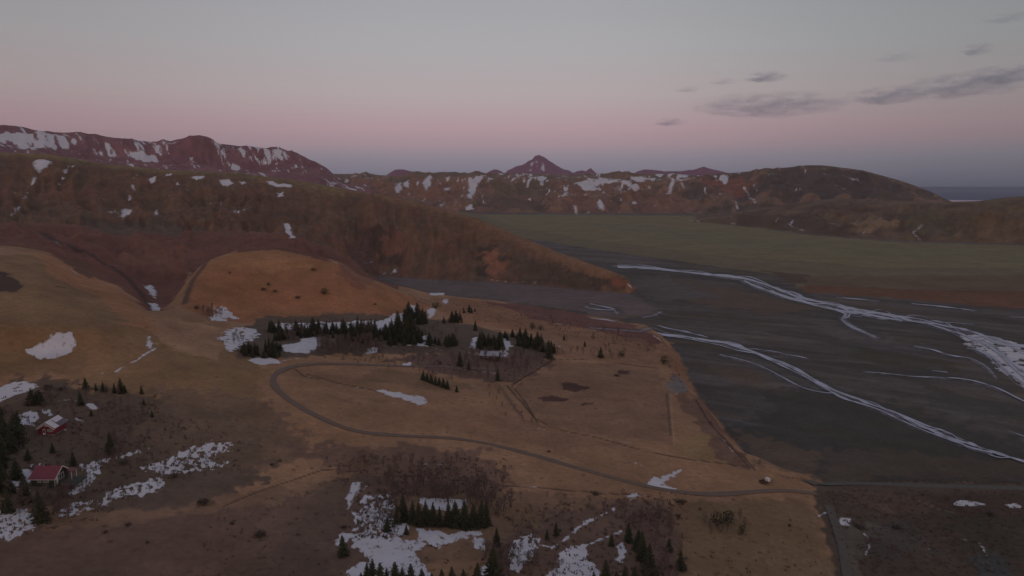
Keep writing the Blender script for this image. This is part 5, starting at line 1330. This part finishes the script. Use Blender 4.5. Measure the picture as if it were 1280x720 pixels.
def cloud(name, px, py, wpx, hpx, label, seed, thick=1.0):
    """a real bank of cloud far out over the coast, filled with a thin scattering volume"""
    r_ = 9000.0; a_, s_ = ray(px, py); zc = H + r_ * s_
    wm, hm = wpx * 1.02 * r_ / F, hpx * 1.3 * r_ / F
    rd = random.Random(seed); bm = bmesh.new(); bmesh.ops.create_icosphere(bm, subdivisions=4, radius=1.0)
    for v in bm.verts:
        n_ = v.co.copy()
        k = 1 + 0.35 * float(fbm(np.array(n_.x * 3.4 + seed), np.array(n_.z * 1.2 + n_.y * 1.5), seed, 4)) + 0.25 * float(fbm(np.array(n_.x * 7 + seed), np.array(n_.z * 4 + n_.y), seed + 3, 3))
        v.co = Vector((n_.x * wm / 2 * k, n_.y * wm * 0.22 * k, n_.z * hm / 2 * (k if n_.z > 0 else 0.7 * k)))
    me = bpy.data.meshes.new(name); bm.to_mesh(me); bm.free()
    m = bpy.data.materials.new('cloud_vapour'); m.use_nodes = True; nt = m.node_tree; nt.nodes.clear()
    out = nt.nodes.new('ShaderNodeOutputMaterial'); pv = nt.nodes.new('ShaderNodeVolumePrincipled'); nt.links.new(pv.outputs[0], out.inputs['Volume'])
    pv.inputs['Color'].default_value = (0.72, 0.80, 0.96, 1)
    tc = node(nt, 'ShaderNodeTexCoord'); mp = node(nt, 'ShaderNodeVectorMath', operation='DIVIDE'); nt.links.new(tc.outputs['Object'], mp.inputs[0]); mp.inputs[1].default_value = (wm / 2, wm * .22, hm / 2)
    ln = node(nt, 'ShaderNodeVectorMath', operation='LENGTH'); nt.links.new(mp.outputs[0], ln.inputs[0])
    ns = noise_node(nt, 1.0, 7, 0.68); m2 = node(nt, 'ShaderNodeVectorMath', operation='DIVIDE'); nt.links.new(tc.outputs['Object'], m2.inputs[0]); m2.inputs[1].default_value = (230, 230, 55); nt.links.new(m2.outputs[0], ns.inputs['Vector'])
    dens = math_node(nt, 'MULTIPLY', mrange(nt, ln.outputs['Value'], 0.1, 1.1, 1, 0), mrange(nt, ns.outputs[0], 0.42, 0.70, 0.0, 1))
    nt.links.new(math_node(nt, 'MULTIPLY', dens, 4.2 * thick / max(wm * 0.44, 120)), pv.inputs['Density'])
    me.materials.append(m)
    o = bpy.data.objects.new(name, me); C.objects.link(o); o.location = (r_ * math.sin(a_), r_ * math.cos(a_), zc); o.rotation_euler = (0, 0, -float(a_))
    return tag(o, label, 'cloud')


for q in [(962, 133, 190, 27, 'longest grey cloud bank, low over the whaleback hill', 11), (1110, 121, 92, 19, 'middle grey cloud between the long bank and the right edge', 12), (1204, 108, 132, 24, 'broad grey cloud near the right edge of the sky', 13),
          (1262, 93, 90, 18, 'upper grey cloud cut by the right edge of the sky', 14), (957, 97, 52, 12, 'small grey puff above the long cloud bank', 15), (838, 153, 42, 9, 'thin low wisp at the left end of the cloud line', 16, 0.7),
          (1222, 62, 34, 13, 'small round puff above the right clouds', 17, 0.6), (860, 112, 34, 7, 'faint wisp up left of the long cloud bank', 18, 0.35), (905, 102, 40, 8, 'very faint wisp beside the small grey puff', 19, 0.3), (1265, 22, 60, 10, 'faint topmost wisp at the right edge of the sky', 20, 0.4), (1120, 72, 50, 10, 'faint wisp between the puffs high in the sky', 21, 0.25)]:
    cloud('cloud', *q)
scene.cycles.volume_step_rate = 2.0; scene.cycles.volume_max_steps = 128

def build_haze():
    vs, fs = [], []
    box(vs, fs, -14000, 16000, -600, 13600, -12, 640)
    m = bpy.data.materials.new('air'); m.use_nodes = True; nt = m.node_tree; nt.nodes.clear()
    out = nt.nodes.new('ShaderNodeOutputMaterial'); pv = nt.nodes.new('ShaderNodeVolumePrincipled'); nt.links.new(pv.outputs[0], out.inputs['Volume'])
    pv.inputs['Color'].default_value = (0.86, 0.80, 0.92, 1); pv.inputs['Density'].default_value = HAZE; pv.inputs['Anisotropy'].default_value = 0.0
    tag(link_mesh('haze', vs, fs, m), kind='stuff')


HAZE = 2.0e-5
build_haze()

# ================================================================== light
w_ = bpy.data.worlds.new('World'); scene.world = w_; w_.use_nodes = True
nt = w_.node_tree; nt.nodes.clear()
out = node(nt, 'ShaderNodeOutputWorld'); bg = node(nt, 'ShaderNodeBackground'); nt.links.new(bg.outputs[0], out.inputs[0])
tc = node(nt, 'ShaderNodeTexCoord'); sep = node(nt, 'ShaderNodeSeparateXYZ'); nt.links.new(tc.outputs['Generated'], sep.inputs[0])
elev = math_node(nt, 'ARCSINE', sep.outputs['Z'])
ramp_in = mrange(nt, elev, R(-2), R(90), 0, 1)


def el_of(py): return -(math.degrees(math.atan((py - 360) / F)) + 8.1)


def ramp(stops):
    rp = node(nt, 'ShaderNodeValToRGB'); e = rp.color_ramp.elements
    while len(e) > 1: e.remove(e[-1])
    for i, (deg, c) in enumerate(stops):
        pos = (deg + 2) / 92
        el = e[0] if i == 0 else e.new(pos)
        el.position = pos; el.color = (*lin(c), 1)
    nt.links.new(ramp_in, rp.inputs[0]); return rp.outputs[0]


# towards the view: the blue shadow of the earth under the pink anti-twilight arch
front = ramp([(-2, (92, 98, 114)), (0.0, (98, 102, 118)), (el_of(215), (124, 122, 136)), (el_of(197), (143, 137, 149)), (el_of(182), (165, 143, 152)), (el_of(162), (177, 151, 158)),
              (el_of(122), (179, 166, 168)), (el_of(62), (171, 169, 172)), (el_of(6), (164, 164, 169)), (25, (140, 146, 158)), (45, (122, 131, 148)), (90, (104, 114, 134))])
back = ramp([(-2, (165, 130, 105)), (1, (215, 165, 125)), (6, (220, 180, 145)), (14, (190, 172, 160)), (30, (150, 152, 160)), (55, (122, 131, 148)), (90, (104, 114, 134))])
fb = mrange(nt, sep.outputs['Y'], -0.3, 0.35, 0, 1)
skyc = mixc(nt, fb, back, front)
# a little darker towards the right and left ends of the arch
azn = math_node(nt, 'ARCTAN2', sep.outputs['X'], sep.outputs['Y'])
dk = node(nt, 'ShaderNodeMapRange'); dk.interpolation_type = 'SMOOTHSTEP'
nt.links.new(azn, dk.inputs[0])
for k, v_ in zip((1, 2, 3, 4), (R(2), R(40), 0.0, 1.0)): dk.inputs[k].default_value = v_
dl = node(nt, 'ShaderNodeMapRange'); dl.interpolation_type = 'SMOOTHSTEP'
nt.links.new(azn, dl.inputs[0])
for k, v_ in zip((1, 2, 3, 4), (R(-5), R(-42), 0.0, 1.0)): dl.inputs[k].default_value = v_
f1 = math_node(nt, 'MULTIPLY', dk.outputs[0], fb); f2 = math_node(nt, 'MULTIPLY', dl.outputs[0], fb)
vs_a = mixc(nt, f1, skyc, (0.635, 0.682, 0.675), 'MULTIPLY'); vs_b = mixc(nt, f2, vs_a, (0.79, 0.77, 0.77), 'MULTIPLY')
sky = node(nt, 'ShaderNodeTexSky'); sky.sky_type = 'NISHITA'; sky.sun_disc = False
sky.sun_elevation = R(1.0); sky.sun_rotation = R(180 + 12); sky.altitude = 200
sk = node(nt, 'ShaderNodeVectorMath', operation='SCALE'); nt.links.new(sky.outputs[0], sk.inputs[0]); sk.inputs['Scale'].default_value = 0.004
add = node(nt, 'ShaderNodeVectorMath', operation='ADD'); nt.links.new(vs_b, add.inputs[0]); nt.links.new(sk.outputs[0], add.inputs[1])
nt.links.new(add.outputs[0], bg.inputs[0]); bg.inputs[1].default_value = 1.0

sd_ = bpy.data.lights.new('sun', 'SUN'); sd_.energy = 0.16; sd_.angle = R(30); sd_.color = (1.0, 0.72, 0.55)
so = bpy.data.objects.new('sun', sd_); C.objects.link(so); so.location = (0, -200, 400)
so.rotation_euler = (R(90 - 12), 0, R(-12))

cam = bpy.data.cameras.new('camera'); cam.sensor_width = 36; cam.lens = F / 1280 * 36; cam.clip_start = 1; cam.clip_end = 200000
co_ = bpy.data.objects.new('camera', cam); C.objects.link(co_); co_.location = (0, 0, H); co_.rotation_euler = (R(90) - PITCH, 0, 0)
scene.camera = co_
vsn = scene.view_settings; vsn.view_transform = 'Standard'; vsn.look = 'None'; vsn.gamma = 1; vsn.exposure = 0; vsn.use_curve_mapping = False
scene.cycles.use_denoising = True
scene.cycles.max_bounces = 6; scene.cycles.diffuse_bounces = 3; scene.cycles.transparent_max_bounces = 24
scene.cycles.volume_bounces = 1
